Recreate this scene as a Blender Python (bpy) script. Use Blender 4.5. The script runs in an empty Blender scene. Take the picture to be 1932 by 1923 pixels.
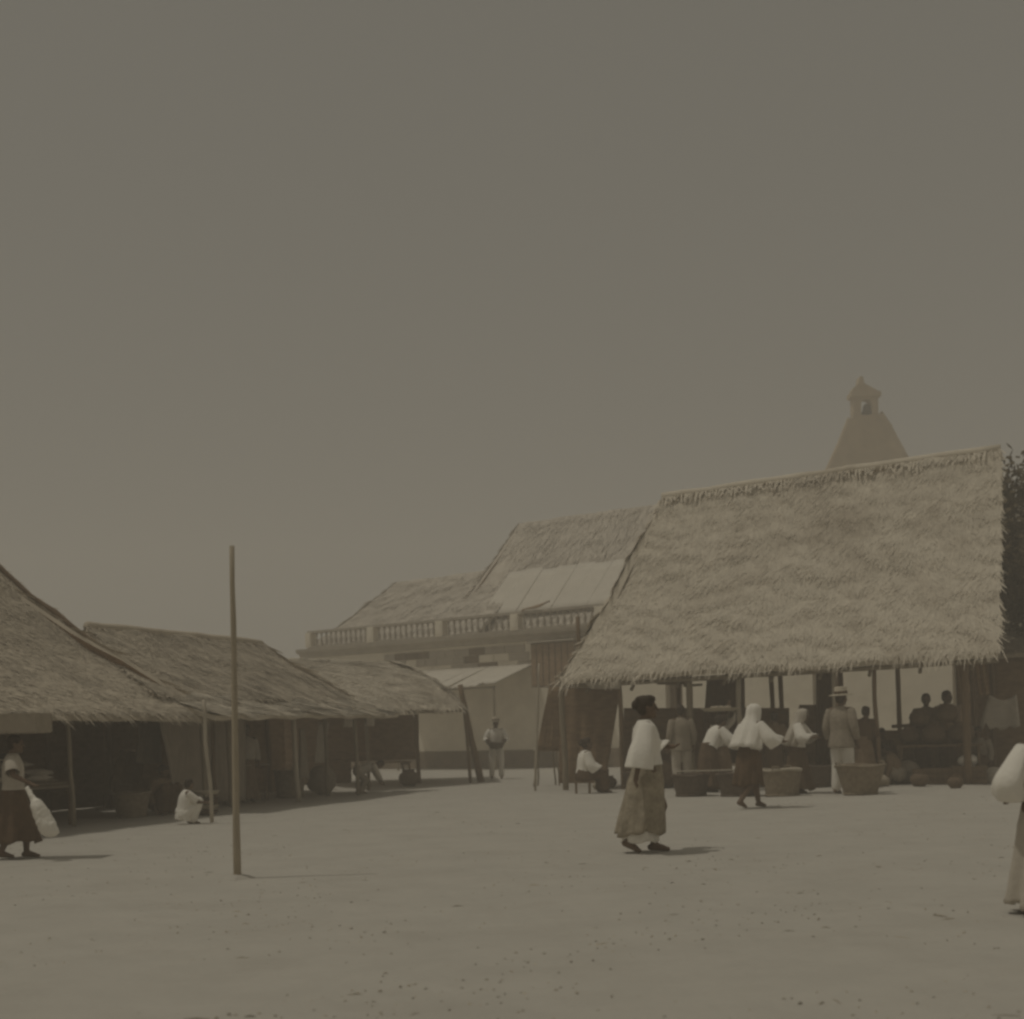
import bpy, bmesh, math, random
from mathutils import Vector, Matrix, noise
R = math.radians
rnd = random.Random(7)
sc = bpy.context.scene
col = sc.collection

# ------------------------------------------------------------------ camera
CAM_H = 1.15; FPX = 2705.0; PW = 1932.0; PH = 1923.0; CX = 966.0; CY = 1387.0
ROLL = R(1.5); ca, sa = math.cos(ROLL), math.sin(ROLL)
cam_d = bpy.data.cameras.new('camera'); cam = bpy.data.objects.new('camera', cam_d); col.objects.link(cam)
cam_d.sensor_fit = 'HORIZONTAL'; cam_d.sensor_width = 36.0; cam_d.lens = 36.0 * FPX / PW
cam_d.shift_y = (CY - PH / 2) / PW
cam_d.clip_start = 0.1; cam_d.clip_end = 3000
cam.matrix_world = Matrix(((ca, sa, 0, 0), (0, 0, -1, 0), (-sa, ca, 0, CAM_H), (0, 0, 0, 1)))
cam_d.dof.use_dof = True; cam_d.dof.focus_distance = 19.0; cam_d.dof.aperture_fstop = 2.8
sc.camera = cam

# ------------------------------------------------------------------ world, sun, exposure
SUN_EL, SUN_AZ = R(68), R(-96)       # azimuth from +Y towards +X : the sun stands high on the left
world = bpy.data.worlds.new('World'); sc.world = world; world.use_nodes = True
nt = world.node_tree; nt.nodes.clear()
sky = nt.nodes.new('ShaderNodeTexSky'); sky.sky_type = 'NISHITA'; sky.sun_disc = False
sky.sun_elevation = SUN_EL; sky.sun_rotation = SUN_AZ; sky.air_density = 1.0; sky.dust_density = 4.0; sky.ozone_density = 1.0
hs = nt.nodes.new('ShaderNodeHueSaturation'); hs.inputs['Saturation'].default_value = 0.0
flat = nt.nodes.new('ShaderNodeMixRGB'); flat.inputs[0].default_value = 0.72; flat.inputs[2].default_value = (4.75, 4.75, 4.75, 1)
tint = nt.nodes.new('ShaderNodeMixRGB'); tint.blend_type = 'MULTIPLY'; tint.inputs[0].default_value = 1.0
tint.inputs[2].default_value = (1.0, 0.955, 0.83, 1)
bg = nt.nodes.new('ShaderNodeBackground'); bg.inputs['Strength'].default_value = 0.1
wo = nt.nodes.new('ShaderNodeOutputWorld')
nt.links.new(sky.outputs[0], hs.inputs['Color']); nt.links.new(hs.outputs[0], flat.inputs[1])
nt.links.new(flat.outputs[0], tint.inputs[1]); nt.links.new(tint.outputs[0], bg.inputs[0]); nt.links.new(bg.outputs[0], wo.inputs[0])

sun_d = bpy.data.lights.new('sun', 'SUN'); sun_d.energy = 3.0; sun_d.angle = R(0.53); sun_d.color = (1.0, 0.945, 0.82)
sun = bpy.data.objects.new('sun', sun_d); col.objects.link(sun)
to_sun = Vector((math.sin(SUN_AZ) * math.cos(SUN_EL), math.cos(SUN_AZ) * math.cos(SUN_EL), math.sin(SUN_EL)))
sun.rotation_euler = to_sun.to_track_quat('Z', 'Y').to_euler(); sun.location = (-20, 0, 40)

sc.view_settings.view_transform = 'Standard'; sc.view_settings.look = 'None'
sc.view_settings.gamma = 1.0; sc.view_settings.use_curve_mapping = False
sc.view_settings.exposure = -1.78
sc.render.engine = 'CYCLES'
sc.cycles.filter_width = 2.7
sc.cycles.max_bounces = 8; sc.cycles.diffuse_bounces = 6; sc.cycles.volume_bounces = 2

# ------------------------------------------------------------------ photo measuring helpers (a ray of the photograph + a real depth = a place)
def P(x, y, d):
    u = (x - CX) / FPX; v = -(y - CY) / FPX
    return Vector(((u * ca + v * sa) * d, d, CAM_H + (-u * sa + v * ca) * d))
def G(x, y):
    u = (x - CX) / FPX; v = -(y - CY) / FPX
    d = -CAM_H / (-u * sa + v * ca)
    p = P(x, y, d); p.z = 0; return p
def onplan(x, a, b, y=1400):
    """plan point where image column x meets the plan line a-b"""
    u = P(x, y, 1.0).x
    ax, ay, bx, by = a[0], a[1], b[0], b[1]
    t = (u * ay - ax) / ((bx - ax) - u * (by - ay))
    return Vector((ax + (bx - ax) * t, ay + (by - ay) * t, 0))

# ------------------------------------------------------------------ materials
MATS = {}
def mat(name, c, rough=0.9, scale=6.0, var=0.25, bump=0.0, bscale=40.0, island=0.0, stretch=None, stain=None, stain_scale=0.8, stain_amt=0.5):
    m = bpy.data.materials.new(name); m.use_nodes = True
    n = m.node_tree.nodes; l = m.node_tree.links
    b = n['Principled BSDF']; b.inputs['Roughness'].default_value = rough
    b.inputs['Specular IOR Level'].default_value = 0.15
    tc = n.new('ShaderNodeTexCoord'); mp = n.new('ShaderNodeMapping')
    if stretch: mp.inputs['Scale'].default_value = stretch
    l.new(tc.outputs['Object'], mp.inputs[0])
    no = n.new('ShaderNodeTexNoise'); no.inputs['Scale'].default_value = scale; no.inputs['Detail'].default_value = 6; no.inputs['Roughness'].default_value = 0.65
    l.new(mp.outputs[0], no.inputs['Vector'])
    mr = n.new('ShaderNodeMapRange'); mr.inputs['From Min'].default_value = 0.25; mr.inputs['From Max'].default_value = 0.75
    mr.inputs['To Min'].default_value = 1 - var; mr.inputs['To Max'].default_value = 1 + var
    l.new(no.outputs['Fac'], mr.inputs['Value'])
    mul = n.new('ShaderNodeMixRGB'); mul.blend_type = 'MULTIPLY'; mul.inputs[0].default_value = 1.0
    mul.inputs[1].default_value = (*c, 1); l.new(mr.outputs[0], mul.inputs[2])
    out = mul.outputs[0]
    if stain:
        ns = n.new('ShaderNodeTexNoise'); ns.inputs['Scale'].default_value = stain_scale; ns.inputs['Detail'].default_value = 8; ns.inputs['Roughness'].default_value = 0.7
        l.new(mp.outputs[0], ns.inputs['Vector'])
        r2 = n.new('ShaderNodeMapRange'); r2.inputs['From Min'].default_value = 0.5; r2.inputs['From Max'].default_value = 0.68
        r2.inputs['To Min'].default_value = 0; r2.inputs['To Max'].default_value = stain_amt
        l.new(ns.outputs['Fac'], r2.inputs['Value'])
        mx = n.new('ShaderNodeMixRGB'); l.new(r2.outputs[0], mx.inputs[0]); l.new(out, mx.inputs[1]); mx.inputs[2].default_value = (*stain, 1)
        out = mx.outputs[0]
    if island:
        ge = n.new('ShaderNodeNewGeometry'); r3 = n.new('ShaderNodeMapRange')
        r3.inputs['To Min'].default_value = 1 - island; r3.inputs['To Max'].default_value = 1 + island
        l.new(ge.outputs['Random Per Island'], r3.inputs['Value'])
        m3 = n.new('ShaderNodeMixRGB'); m3.blend_type = 'MULTIPLY'; m3.inputs[0].default_value = 1
        l.new(out, m3.inputs[1]); l.new(r3.outputs[0], m3.inputs[2]); out = m3.outputs[0]
    l.new(out, b.inputs['Base Color'])
    if bump:
        nb = n.new('ShaderNodeTexNoise'); nb.inputs['Scale'].default_value = bscale; nb.inputs['Detail'].default_value = 5
        l.new(mp.outputs[0], nb.inputs['Vector'])
        bp = n.new('ShaderNodeBump'); bp.inputs['Strength'].default_value = bump; bp.inputs['Distance'].default_value = 0.03
        l.new(nb.outputs['Fac'], bp.inputs['Height']); l.new(bp.outputs[0], b.inputs['Normal'])
    MATS[name] = m
    return m

mat('sand', (0.475, 0.448, 0.395), 0.95, 1.4, 0.07, 0.6, 4.5, stain=(0.41, 0.38, 0.33), stain_scale=1.1, stain_amt=0.5)
mat('thatch_pale', (0.61, 0.548, 0.445), 0.9, 2.2, 0.08, island=0.08, stain=(0.40, 0.34, 0.26), stain_scale=0.6, stain_amt=0.7)
mat('thatch_old', (0.50, 0.438, 0.345), 0.9, 2.2, 0.14, island=0.12, stain=(0.36, 0.31, 0.245), stain_scale=0.8, stain_amt=0.6)
mat('thatch_far', (0.56, 0.505, 0.425), 0.9, 0.7, 0.08, island=0.08, stain=(0.47, 0.42, 0.35), stain_scale=0.4, stain_amt=0.5)
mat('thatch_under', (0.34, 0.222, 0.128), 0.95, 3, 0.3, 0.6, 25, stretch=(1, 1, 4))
mat('bamboo', (0.27, 0.225, 0.165), 0.6, 5, 0.25, 0.2, 30, stretch=(4, 4, 0.6))
mat('bamboo_pale', (0.45, 0.40, 0.32), 0.6, 5, 0.2, 0.2, 30, stretch=(4, 4, 0.6))
mat('pole_wood', (0.40, 0.345, 0.26), 0.7, 5, 0.2, 0.2, 30, stretch=(4, 4, 0.6))
mat('old_wood', (0.215, 0.152, 0.098), 0.8, 6, 0.35, 0.5, 20, stretch=(6, 6, 0.5))
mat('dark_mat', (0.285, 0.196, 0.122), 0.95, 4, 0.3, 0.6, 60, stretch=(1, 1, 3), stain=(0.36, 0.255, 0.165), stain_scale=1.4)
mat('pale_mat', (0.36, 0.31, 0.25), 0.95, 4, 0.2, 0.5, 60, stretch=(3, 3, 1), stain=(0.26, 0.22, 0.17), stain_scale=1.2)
mat('cloth_white', (0.80, 0.765, 0.69), 0.9, 8, 0.06, 0.25, 30)
mat('cloth_pale', (0.50, 0.455, 0.385), 0.9, 8, 0.12, 0.25, 30)
mat('cloth_tan', (0.33, 0.285, 0.225), 0.9, 8, 0.15, 0.3, 30)
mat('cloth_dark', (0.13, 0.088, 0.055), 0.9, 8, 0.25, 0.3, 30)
mat('cloth_brown', (0.23, 0.166, 0.11), 0.9, 8, 0.25, 0.3, 30)
mat('skirt_print', (0.33, 0.285, 0.215), 0.9, 14, 0.30, 0.25, 30, stain=(0.50, 0.44, 0.345), stain_scale=11, stain_amt=0.5)
mat('jacket_weave', (0.33, 0.285, 0.225), 0.9, 22, 0.28, 0.3, 40)
mat('skin', (0.165, 0.115, 0.08), 0.6, 12, 0.12)
mat('hair', (0.055, 0.04, 0.028), 0.55, 30, 0.4, 0.4, 60, stretch=(1, 1, 0.3))
mat('straw', (0.52, 0.46, 0.36), 0.8, 20, 0.15, 0.4, 80)
mat('wicker', (0.27, 0.22, 0.16), 0.75, 14, 0.3, 0.3, 50)
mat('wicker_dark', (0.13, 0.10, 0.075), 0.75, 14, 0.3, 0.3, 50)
mat('plaster', (0.76, 0.70, 0.585), 0.95, 1.5, 0.08, 0.25, 12, stain=(0.60, 0.54, 0.44), stain_scale=0.7, stain_amt=0.55)
mat('plinth', (0.19, 0.145, 0.10), 0.95, 2.5, 0.3, 0.4, 10, stain=(0.24, 0.20, 0.155), stain_scale=1.2)
mat('stone_trim', (0.42, 0.375, 0.31), 0.95, 3, 0.15, 0.4, 14, stain=(0.26, 0.22, 0.175), stain_scale=1.0)
mat('church_stone', (0.46, 0.37, 0.255), 0.95, 1.2, 0.18, 0.4, 3, stain=(0.47, 0.385, 0.27), stain_scale=0.5)
mat('tin_pale', (0.60, 0.555, 0.475), 0.7, 2.0, 0.07, stain=(0.52, 0.47, 0.39), stain_scale=0.9)
mat('clay', (0.15, 0.108, 0.072), 0.75, 7, 0.3, 0.2, 30)
mat('leaf', (0.10, 0.078, 0.045), 0.7, 2, 0.3, island=0.3)
mat('bark', (0.14, 0.11, 0.08), 0.9, 6, 0.3, 0.6, 20, stretch=(3, 3, 0.6))
mat('bronze', (0.06, 0.05, 0.035), 0.5, 6, 0.3)
mat('eye_dark', (0.02, 0.016, 0.012), 0.4, 6, 0.1)
mat('litter', (0.33, 0.29, 0.225), 0.9, 6, 0.3, island=0.5)
mat('produce', (0.36, 0.31, 0.24), 0.7, 9, 0.25)

# ------------------------------------------------------------------ mesh builder
class MB:
    def __init__(s): s.v = []; s.f = []
    def add(s, vs, fs):
        o = len(s.v); s.v += [tuple(p) for p in vs]; s.f += [tuple(i + o for i in f) for f in fs]; return s
    def box(s, c, sx, sy, sz, ax=(1, 0, 0), up=(0, 0, 1)):
        c = Vector(c); a = Vector(ax).normalized(); u = Vector(up).normalized(); b = u.cross(a)
        vs = [c + a * (i * sx / 2) + b * (j * sy / 2) + u * (k * sz / 2) for k in (-1, 1) for j in (-1, 1) for i in (-1, 1)]
        return s.add(vs, [(0, 2, 3, 1), (4, 5, 7, 6), (0, 1, 5, 4), (2, 6, 7, 3), (0, 4, 6, 2), (1, 3, 7, 5)])
    def tube(s, pts, radii, n=8, cap=True):
        pts = [Vector(p) for p in pts]
        if not hasattr(radii, '__len__'): radii = [radii] * len(pts)
        vs = []; prev = None
        for i, p in enumerate(pts):
            d = (pts[min(i + 1, len(pts) - 1)] - pts[max(i - 1, 0)]).normalized()
            a = d.orthogonal().normalized() if prev is None else (prev - d * prev.dot(d)).normalized()
            prev = a; b = d.cross(a)
            for k in range(n):
                t = 2 * math.pi * k / n
                vs.append(p + (a * math.cos(t) + b * math.sin(t)) * radii[i])
        fs = []
        for i in range(len(pts) - 1):
            for k in range(n):
                fs.append((i * n + k, i * n + (k + 1) % n, (i + 1) * n + (k + 1) % n, (i + 1) * n + k))
        if cap: fs += [tuple(range(n - 1, -1, -1)), tuple((len(pts) - 1) * n + k for k in range(n))]
        return s.add(vs, fs)
    def lathe(s, prof, c=(0, 0, 0), n=24, fn=None):
        vs = []; fs = []
        for i, (r, z) in enumerate(prof):
            for k in range(n):
                t = 2 * math.pi * k / n; rr = r if fn is None else r * fn(t, z)
                vs.append((c[0] + rr * math.cos(t), c[1] + rr * math.sin(t), c[2] + z))
        for i in range(len(prof) - 1):
            for k in range(n):
                fs.append((i * n + k, i * n + (k + 1) % n, (i + 1) * n + (k + 1) % n, (i + 1) * n + k))
        return s.add(vs, fs)
    def prism(s, poly, vec):
        n = len(poly); a = [Vector(p) for p in poly]; v = Vector(vec)
        return s.add(a + [p + v for p in a], [tuple(range(n - 1, -1, -1)), tuple(range(n, 2 * n))] + [(i, (i + 1) % n, n + (i + 1) % n, n + i) for i in range(n)])
    def ell(s, c, r, rot=None, seg=16, rings=10):
        c = Vector(c); M = rot if rot is not None else Matrix.Identity(3)
        vs = [c + M @ Vector((0, 0, r[2]))]
        for i in range(1, rings):
            a = math.pi * i / rings
            for k in range(seg):
                t = 2 * math.pi * k / seg
                vs.append(c + M @ Vector((r[0] * math.sin(a) * math.cos(t), r[1] * math.sin(a) * math.sin(t), r[2] * math.cos(a))))
        vs.append(c + M @ Vector((0, 0, -r[2])))
        fs = [(0, 1 + k, 1 + (k + 1) % seg) for k in range(seg)]
        for i in range(rings - 2):
            for k in range(seg):
                fs.append((1 + i * seg + k, 1 + (i + 1) * seg + k, 1 + (i + 1) * seg + (k + 1) % seg, 1 + i * seg + (k + 1) % seg))
        L = len(vs) - 1; o = 1 + (rings - 2) * seg
        fs += [(o + k, L, o + (k + 1) % seg) for k in range(seg)]
        return s.add(vs, fs)
    def cap(s, p, q, r1, r2, n=12):
        """tapered capsule"""
        p = Vector(p); q = Vector(q); d = q - p
        if d.length < 1e-5: return s.ell(p, (r1, r1, r1))
        d.normalize(); pts = []; rad = []
        for a in (80, 55, 28): pts.append(p - d * r1 * math.sin(R(a))); rad.append(r1 * math.cos(R(a)))
        pts += [p, q]; rad += [r1, r2]
        for a in (28, 55, 80): pts.append(q + d * r2 * math.sin(R(a))); rad.append(r2 * math.cos(R(a)))
        return s.tube(pts, rad, n)
    def mesh(s, name, off=None):
        me = bpy.data.meshes.new(name)
        vs = s.v if off is None else [(x - off[0], y - off[1], z - off[2]) for x, y, z in s.v]
        me.from_pydata(vs, [], s.f); me.update(); return me
    def build(s, name, m, parent=None, off=None, smooth=False):
        return link(name, s.mesh(name, off), m, parent, smooth)

def link(name, me, m, parent=None, smooth=False):
    o = bpy.data.objects.new(name, me); col.objects.link(o)
    if m is not None:
        me.materials.clear(); me.materials.append(MATS[m] if isinstance(m, str) else m)
    if smooth: me.polygons.foreach_set('use_smooth', [True] * len(me.polygons))
    if parent is not None: o.parent = parent
    return o
def tag(o, label=None, cat=None, group=None, kind=None):
    if label: o['label'] = label
    if cat: o['category'] = cat
    if group: o['group'] = group
    if kind: o['kind'] = kind
    return o
def thing(name, label, cat, loc=(0, 0, 0), rz=0.0, group=None):
    if name in ('person', 'basket', 'crate', 'table', 'stool', 'trestle') and abs(loc[2]) < .001: loc = (loc[0], loc[1], gz(loc[0], loc[1]) - .004)
    o = bpy.data.objects.new(name, None); col.objects.link(o); o.location = loc; o.rotation_euler = (0, 0, rz); o.empty_display_size = 0.2
    return tag(o, label, cat, group)
def remesh(mb, name, voxel, smooth_it=2, wrinkle=0.0, wscale=9.0, seed=0.0, stretch=(1, 1, 1)):
    """weld the primitives of mb into ONE continuous skin"""
    me = mb.mesh(name + '_raw'); ob = bpy.data.objects.new('tmp', me); col.objects.link(ob)
    r = ob.modifiers.new('r', 'REMESH'); r.mode = 'VOXEL'; r.voxel_size = voxel
    if smooth_it:
        sm = ob.modifiers.new('s', 'SMOOTH'); sm.factor = 0.5; sm.iterations = smooth_it
    dg = bpy.context.evaluated_depsgraph_get(); ev = ob.evaluated_get(dg)
    out = bpy.data.meshes.new_from_object(ev); out.name = name
    bpy.data.objects.remove(ob); bpy.data.meshes.remove(me)
    if wrinkle:
        out.calc_loop_triangles()
        nn = [v.normal.copy() for v in out.vertices]
        for v, nv in zip(out.vertices, nn):
            q = Vector((v.co.x * stretch[0], v.co.y * stretch[1], v.co.z * stretch[2])) * wscale + Vector((seed, seed * 1.7, seed * .3))
            v.co += nv * (noise.noise(q) * 0.7 + abs(noise.noise(q * 2.1)) * 0.6 - 0.2) * wrinkle
    return out

def wob(p, q, n, amp, seed):
    """a slightly crooked line"""
    p = Vector(p); q = Vector(q); pts = []
    for i in range(n + 1):
        t = i / n; b = p.lerp(q, t)
        k = math.sin(math.pi * t) * amp + amp * 0.3
        b += Vector((noise.noise(Vector((seed, t * 2.3, 0))), noise.noise(Vector((seed + 9, t * 2.3, 4))), 0)) * k * (1 if 0 < i < n else 0.0)
        pts.append(b)
    return pts
SEED = [0]
def pole(p, q, r, m, parent, name='post', off=(0, 0, 0), taper=0.85, amp=0.03, n=8, nodes=True):
    SEED[0] += 1.37
    pts = wob(p, q, 9, amp, SEED[0]); rad = []
    for i in range(len(pts)):
        t = i / (len(pts) - 1); rad.append(r * (1 + (taper - 1) * t) * (1.10 if nodes and i % 2 else 1.0))
    return MB().tube(pts, rad, n).build(name, m, parent, off, True)

def sheet(name, corners, m, parent, off=(0, 0, 0), nu=12, nv=12, wave=0.03, waves=5, thick=0.012, seed=0.0, hang=None, ragged=0.0):
    """cloth / mat: corners lower-left, lower-right, upper-right, upper-left"""
    a, b, c, d = [Vector(p) for p in corners]
    nrm = (b - a).cross(d - a).normalized(); vs = []; fs = []
    for j in range(nv + 1):
        t = j / nv
        for i in range(nu + 1):
            s_ = i / nu
            p = (a.lerp(b, s_)).lerp(d.lerp(c, s_), t)
            w = wave * (math.sin(s_ * waves * 2 * math.pi + seed + 0.8 * math.sin(t * 3 + seed)) * (0.35 + 0.65 * (1 - t)) + 0.6 * noise.noise(Vector((s_ * 4 + seed, t * 3, seed))))
            p = p + nrm * w
            if ragged and j == 0: p.z += ragged * noise.noise(Vector((s_ * 9, seed, 2)))
            if hang: p.z -= hang * math.sin(math.pi * s_) * (0.5 + 0.5 * t)
            vs.append(p)
    W = nu + 1
    for j in range(nv):
        for i in range(nu): fs.append((j * W + i, j * W + i + 1, (j + 1) * W + i + 1, (j + 1) * W + i))
    o = MB().add(vs, fs).build(name, m, parent, off, True)
    md = o.modifiers.new('thickness', 'SOLIDIFY'); md.thickness = thick; md.offset = 0
    return o

# ------------------------------------------------------------------ thatch
def surf(eL, eR, rR, rL, sag=0.10, lump=0.05, seed=0.0):
    eL, eR, rR, rL = [Vector(p) for p in (eL, eR, rR, rL)]
    nrm = (eR - eL).cross(rL - eL)
    if nrm.length < 1e-6: nrm = (eR - eL).cross(rR - eL)
    nrm.normalize()
    if nrm.z < 0: nrm = -nrm
    def S(s, t):
        p = eL.lerp(eR, s).lerp(rL.lerp(rR, s), t)
        k = -sag * math.sin(math.pi * min(max(t, 0), 1)) + lump * noise.noise(p * 0.9 + Vector((seed, 0, 0))) + 0.4 * lump * noise.noise(p * 2.6)
        return p + nrm * k
    return S, nrm
def thatch_face(parent, off, corners, m, n, rows, blade=(0.5, 0.035), seed=0.0, sag=0.10, lump=0.05, thick=0.13, fringe=0.0, nu=16, nv=10, yaw=0.16, under='thatch_under', fr_len=0.3, name='roof_slope', lift=0.011):
    S, nrm = surf(*corners, sag=sag, lump=lump, seed=seed)
    vs = []; fs = []; W = nu + 1
    for j in range(nv + 1):
        for i in range(W): vs.append(S(i / nu, j / nv))
    top = len(vs)
    vs += [Vector(p) - nrm * thick for p in vs]
    for j in range(nv):
        for i in range(nu):
            q = (j * W + i, j * W + i + 1, (j + 1) * W + i + 1, (j + 1) * W + i)
            fs.append(q); fs.append(tuple(top + k for k in reversed(q)))
    edge = [i for i in range(W)] + [j * W + nu for j in range(1, nv + 1)] + [nv * W + i for i in range(nu - 1, -1, -1)] + [j * W for j in range(nv - 1, 0, -1)]
    for k in range(len(edge)):
        a, b = edge[k], edge[(k + 1) % len(edge)]
        fs.append((b, a, top + a, top + b))
    slab = MB().add(vs, fs).build(name, m, parent, off, False)
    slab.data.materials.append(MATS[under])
    # underside faces take the darker brown
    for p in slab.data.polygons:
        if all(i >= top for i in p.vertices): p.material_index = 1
    r = random.Random(int(seed * 100) + 5); mb_v = []; mb_f = []
    eL, eR, rR, rL = [Vector(c) for c in corners]
    def blade_at(s, t, L, wd, yaw, lf, droop=0.0):
        p = S(s, t)
        dn = (S(s, t - 0.02) - S(s, t + 0.02)).normalized()
        ac = dn.cross(nrm).normalized()
        d = (dn * math.cos(yaw) + ac * math.sin(yaw)); side = d.cross(nrm).normalized() * wd * 0.5
        p = p + nrm * (0.012 + r.random() * 0.02)
        q = p + d * L * 0.55 + nrm * lf * 0.7; e = p + d * L + nrm * lf - Vector((0, 0, droop))
        o = len(mb_v)
        mb_v.extend((p - side, p + side, q + side, q - side, e + side * 0.35, e - side * 0.35))
        mb_f.append((o, o + 1, o + 2, o + 3)); mb_f.append((o + 3, o + 2, o + 4, o + 5))
    hE = (eR - eL).length; hR = (rR - rL).length; sl = ((eL + eR) / 2 - (rL + rR) / 2).length
    for k in range(n):
        while True:
            t = r.random()
            if r.random() <= (hE + (hR - hE) * t) / max(hE, hR): break
        t = (int(t * rows) + 0.25 * r.random()) / rows + blade[0] * 0.6 / sl
        t = min(t, 1.0)
        blade_at(r.random(), t, blade[0] * r.uniform(0.6, 1.25), blade[1] * r.uniform(0.6, 1.4), r.gauss(0, yaw), lift * r.uniform(0.2, 1.3))
    if fringe:
        for k in range(int(fringe * hE)):
            clump = 0.5 + 0.9 * noise.noise(Vector((k / fringe * 2.2, seed, 0)))
            blade_at(k / (fringe * hE), r.uniform(0.0, 0.05), fr_len * r.uniform(0.3, 1.0) * (0.75 + max(clump, 0)), blade[1] * r.uniform(0.5, 1.2), r.gauss(0, 0.25), r.uniform(-0.02, 0.03), droop=r.uniform(0, 0.08))
    th = MB().add(mb_v, mb_f).build('thatch', m, slab, off)
    tag(th, kind='stuff')
    return slab
def ridge_cap(parent, off, p, q, m, n=300, r=0.13, seed=1):
    rr = random.Random(seed); p = Vector(p); q = Vector(q); d = (q - p).normalized(); sd = d.cross(Vector((0, 0, 1))).normalized()
    pts = [p.lerp(q, i / 14) + Vector((0, 0, 0.035 * noise.noise(Vector((i * .7, seed, 0))))) for i in range(15)]
    o = MB().tube(pts, [r * (0.9 + 0.25 * noise.noise(Vector((i * .9, seed, 3)))) for i in range(15)], 8).build('ridge_cap', m, parent, off, True)
    vs = []; fs = []
    for k in range(n):
        c = p.lerp(q, rr.random()) + Vector((0, 0, r * 0.7)); s_ = rr.choice((-1, 1)); L = rr.uniform(.2, .5)
        e = c + sd * s_ * L * 0.75 - Vector((0, 0, L * 0.7)) + d * rr.gauss(0, .1); w = d * 0.02
        b = len(vs); vs += [c - w, c + w, e + w * .5, e - w * .5]; fs.append((b, b + 1, b + 2, b + 3))
    tag(MB().add(vs, fs).build('thatch', m, o, off), kind='stuff')

# ================================================================== SETTING
def axis(*segs):
    out = []
    for a, b, st in segs:
        n = max(1, round((b - a) / st)); out += [a + (b - a) * i / n for i in range(n)]
    return out + [segs[-1][1]]
xs = axis((-900, -60, 120), (-60, -14, 6), (-14, 16, 0.3), (16, 60, 6), (60, 900, 120))
ys = axis((-200, 2, 30), (2, 48, 0.3), (48, 90, 5), (90, 1500, 200))
vs = []
for y in ys:
    for x in xs:
        z = 0.0
        if -14 <= x <= 16 and 2 <= y <= 48: z = 0.022 * noise.noise(Vector((x * .5, y * .5, 0))) + 0.012 * noise.noise(Vector((x * 1.7, y * 1.7, 3)))
        vs.append((x, y, z - 0.012))
W = len(xs)
fs = [(j * W + i, j * W + i + 1, (j + 1) * W + i + 1, (j + 1) * W + i) for j in range(len(ys) - 1) for i in range(W - 1)]
ground = MB().add(vs, fs).build('ground', 'sand', None, None, True); tag(ground, kind='structure')

def gz(x, y): return 0.022 * noise.noise(Vector((x * .5, y * .5, 0))) + 0.012 * noise.noise(Vector((x * 1.7, y * 1.7, 3))) - .012
# straw bits and crumbs trodden into the sand
r = random.Random(3); vs = []; fs = []
for k in range(6500):
    y = 5 + 28 * r.random() ** 1.2; x = r.uniform(-.42, .42) * y
    if noise.noise(Vector((x * .8, y * .5, 7))) < r.uniform(-.3, .45): continue
    L = r.uniform(.004, .013) if r.random() < .92 else r.uniform(.02, .06); a = r.uniform(0, math.pi); w = r.uniform(.003, .008)
    d = Vector((math.cos(a), math.sin(a), 0)); s_ = Vector((-d.y, d.x, 0)); c = Vector((x, y, 0.022 * noise.noise(Vector((x * .5, y * .5, 0))) + 0.012 * noise.noise(Vector((x * 1.7, y * 1.7, 3))) - .012)); h = Vector((0, 0, r.uniform(.003, .009)))
    b = len(vs); vs += [c - d * L - s_ * w, c + d * L - s_ * w, c + d * L + s_ * w, c - d * L + s_ * w, c + h]
    fs += [(b, b + 1, b + 4), (b + 1, b + 2, b + 4), (b + 2, b + 3, b + 4), (b + 3, b, b + 4)]
tag(MB().add(vs, fs).build('ground_litter', 'litter'), 'scattered straw bits and crumbs on the pale sandy market ground', 'litter', kind='stuff')

# ================================================================== TERRACE BUILDING (centre, with the balustrade)
W0 = Vector((-7.9, 56.7, 0)); U = Vector((0.785, -0.62, 0)).normalized(); N = Vector((-U.y, U.x, 0)) * -1
if N.y > 0: N = -N
def B(t, s, z): return W0 + U * t - N * s + Vector((0, 0, z))          # s = metres behind the wall face
def tcol(x): q = onplan(x, W0, W0 + U); return (q - W0).dot(U)
tb = thing('terrace_building', 'long whitewashed building with stone balustrade terrace at the back of the square', 'building', W0)
TL, TZ = 29.0, 4.45
opens = [(tcol(1258), tcol(1290), 0, 3.0), (tcol(1536), tcol(1592), 0, 3.1), (tcol(1800), tcol(1832), 0.0, 3.1)]
wm = MB(); t0 = 0.0
def wallbox(a, b, z0, z1, s0=0.0, s1=0.5): wm.box(B((a + b) / 2, (s0 + s1) / 2, (z0 + z1) / 2), b - a, s1 - s0, z1 - z0, U)
for (a, b, z0, z1) in opens:
    wallbox(t0, a, 0.0, TZ); wallbox(a, b, z1, TZ); t0 = b
wallbox(t0, TL, 0.0, TZ)
wm.box(B(0.25, 5.25, TZ / 2), 0.5, 9.5, TZ, U); wm.box(B(TL - .25, 5.25, TZ / 2), 0.5, 9.5, TZ, U); wm.box(B(TL / 2, 10.25, TZ / 2), TL, 0.5, TZ, U)
wm.build('wall', 'plaster', tb, W0)
for (a, b, z0, z1) in opens:
    d_ = MB().box(B((a + b) / 2, 0.32, z1 / 2), b - a, 0.08, z1, U).build('door', 'old_wood', tb, W0)
    for k in range(5): MB().box(B(a + (b - a) * (k + .5) / 5, 0.27, z1 / 2), (b - a) / 5 - .04, 0.03, z1 - .1, U).build('plank', 'old_wood', d_, W0)
t0 = 0.0
for (a, b, z0, z1) in opens + [(TL, TL, 0, 0)]:
    if a - t0 > .1: MB().box(B((a + t0) / 2, -0.03, 0.31), a - t0, 0.07, 0.62, U).build('plinth', 'plinth', tb, W0)
    t0 = b
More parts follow.
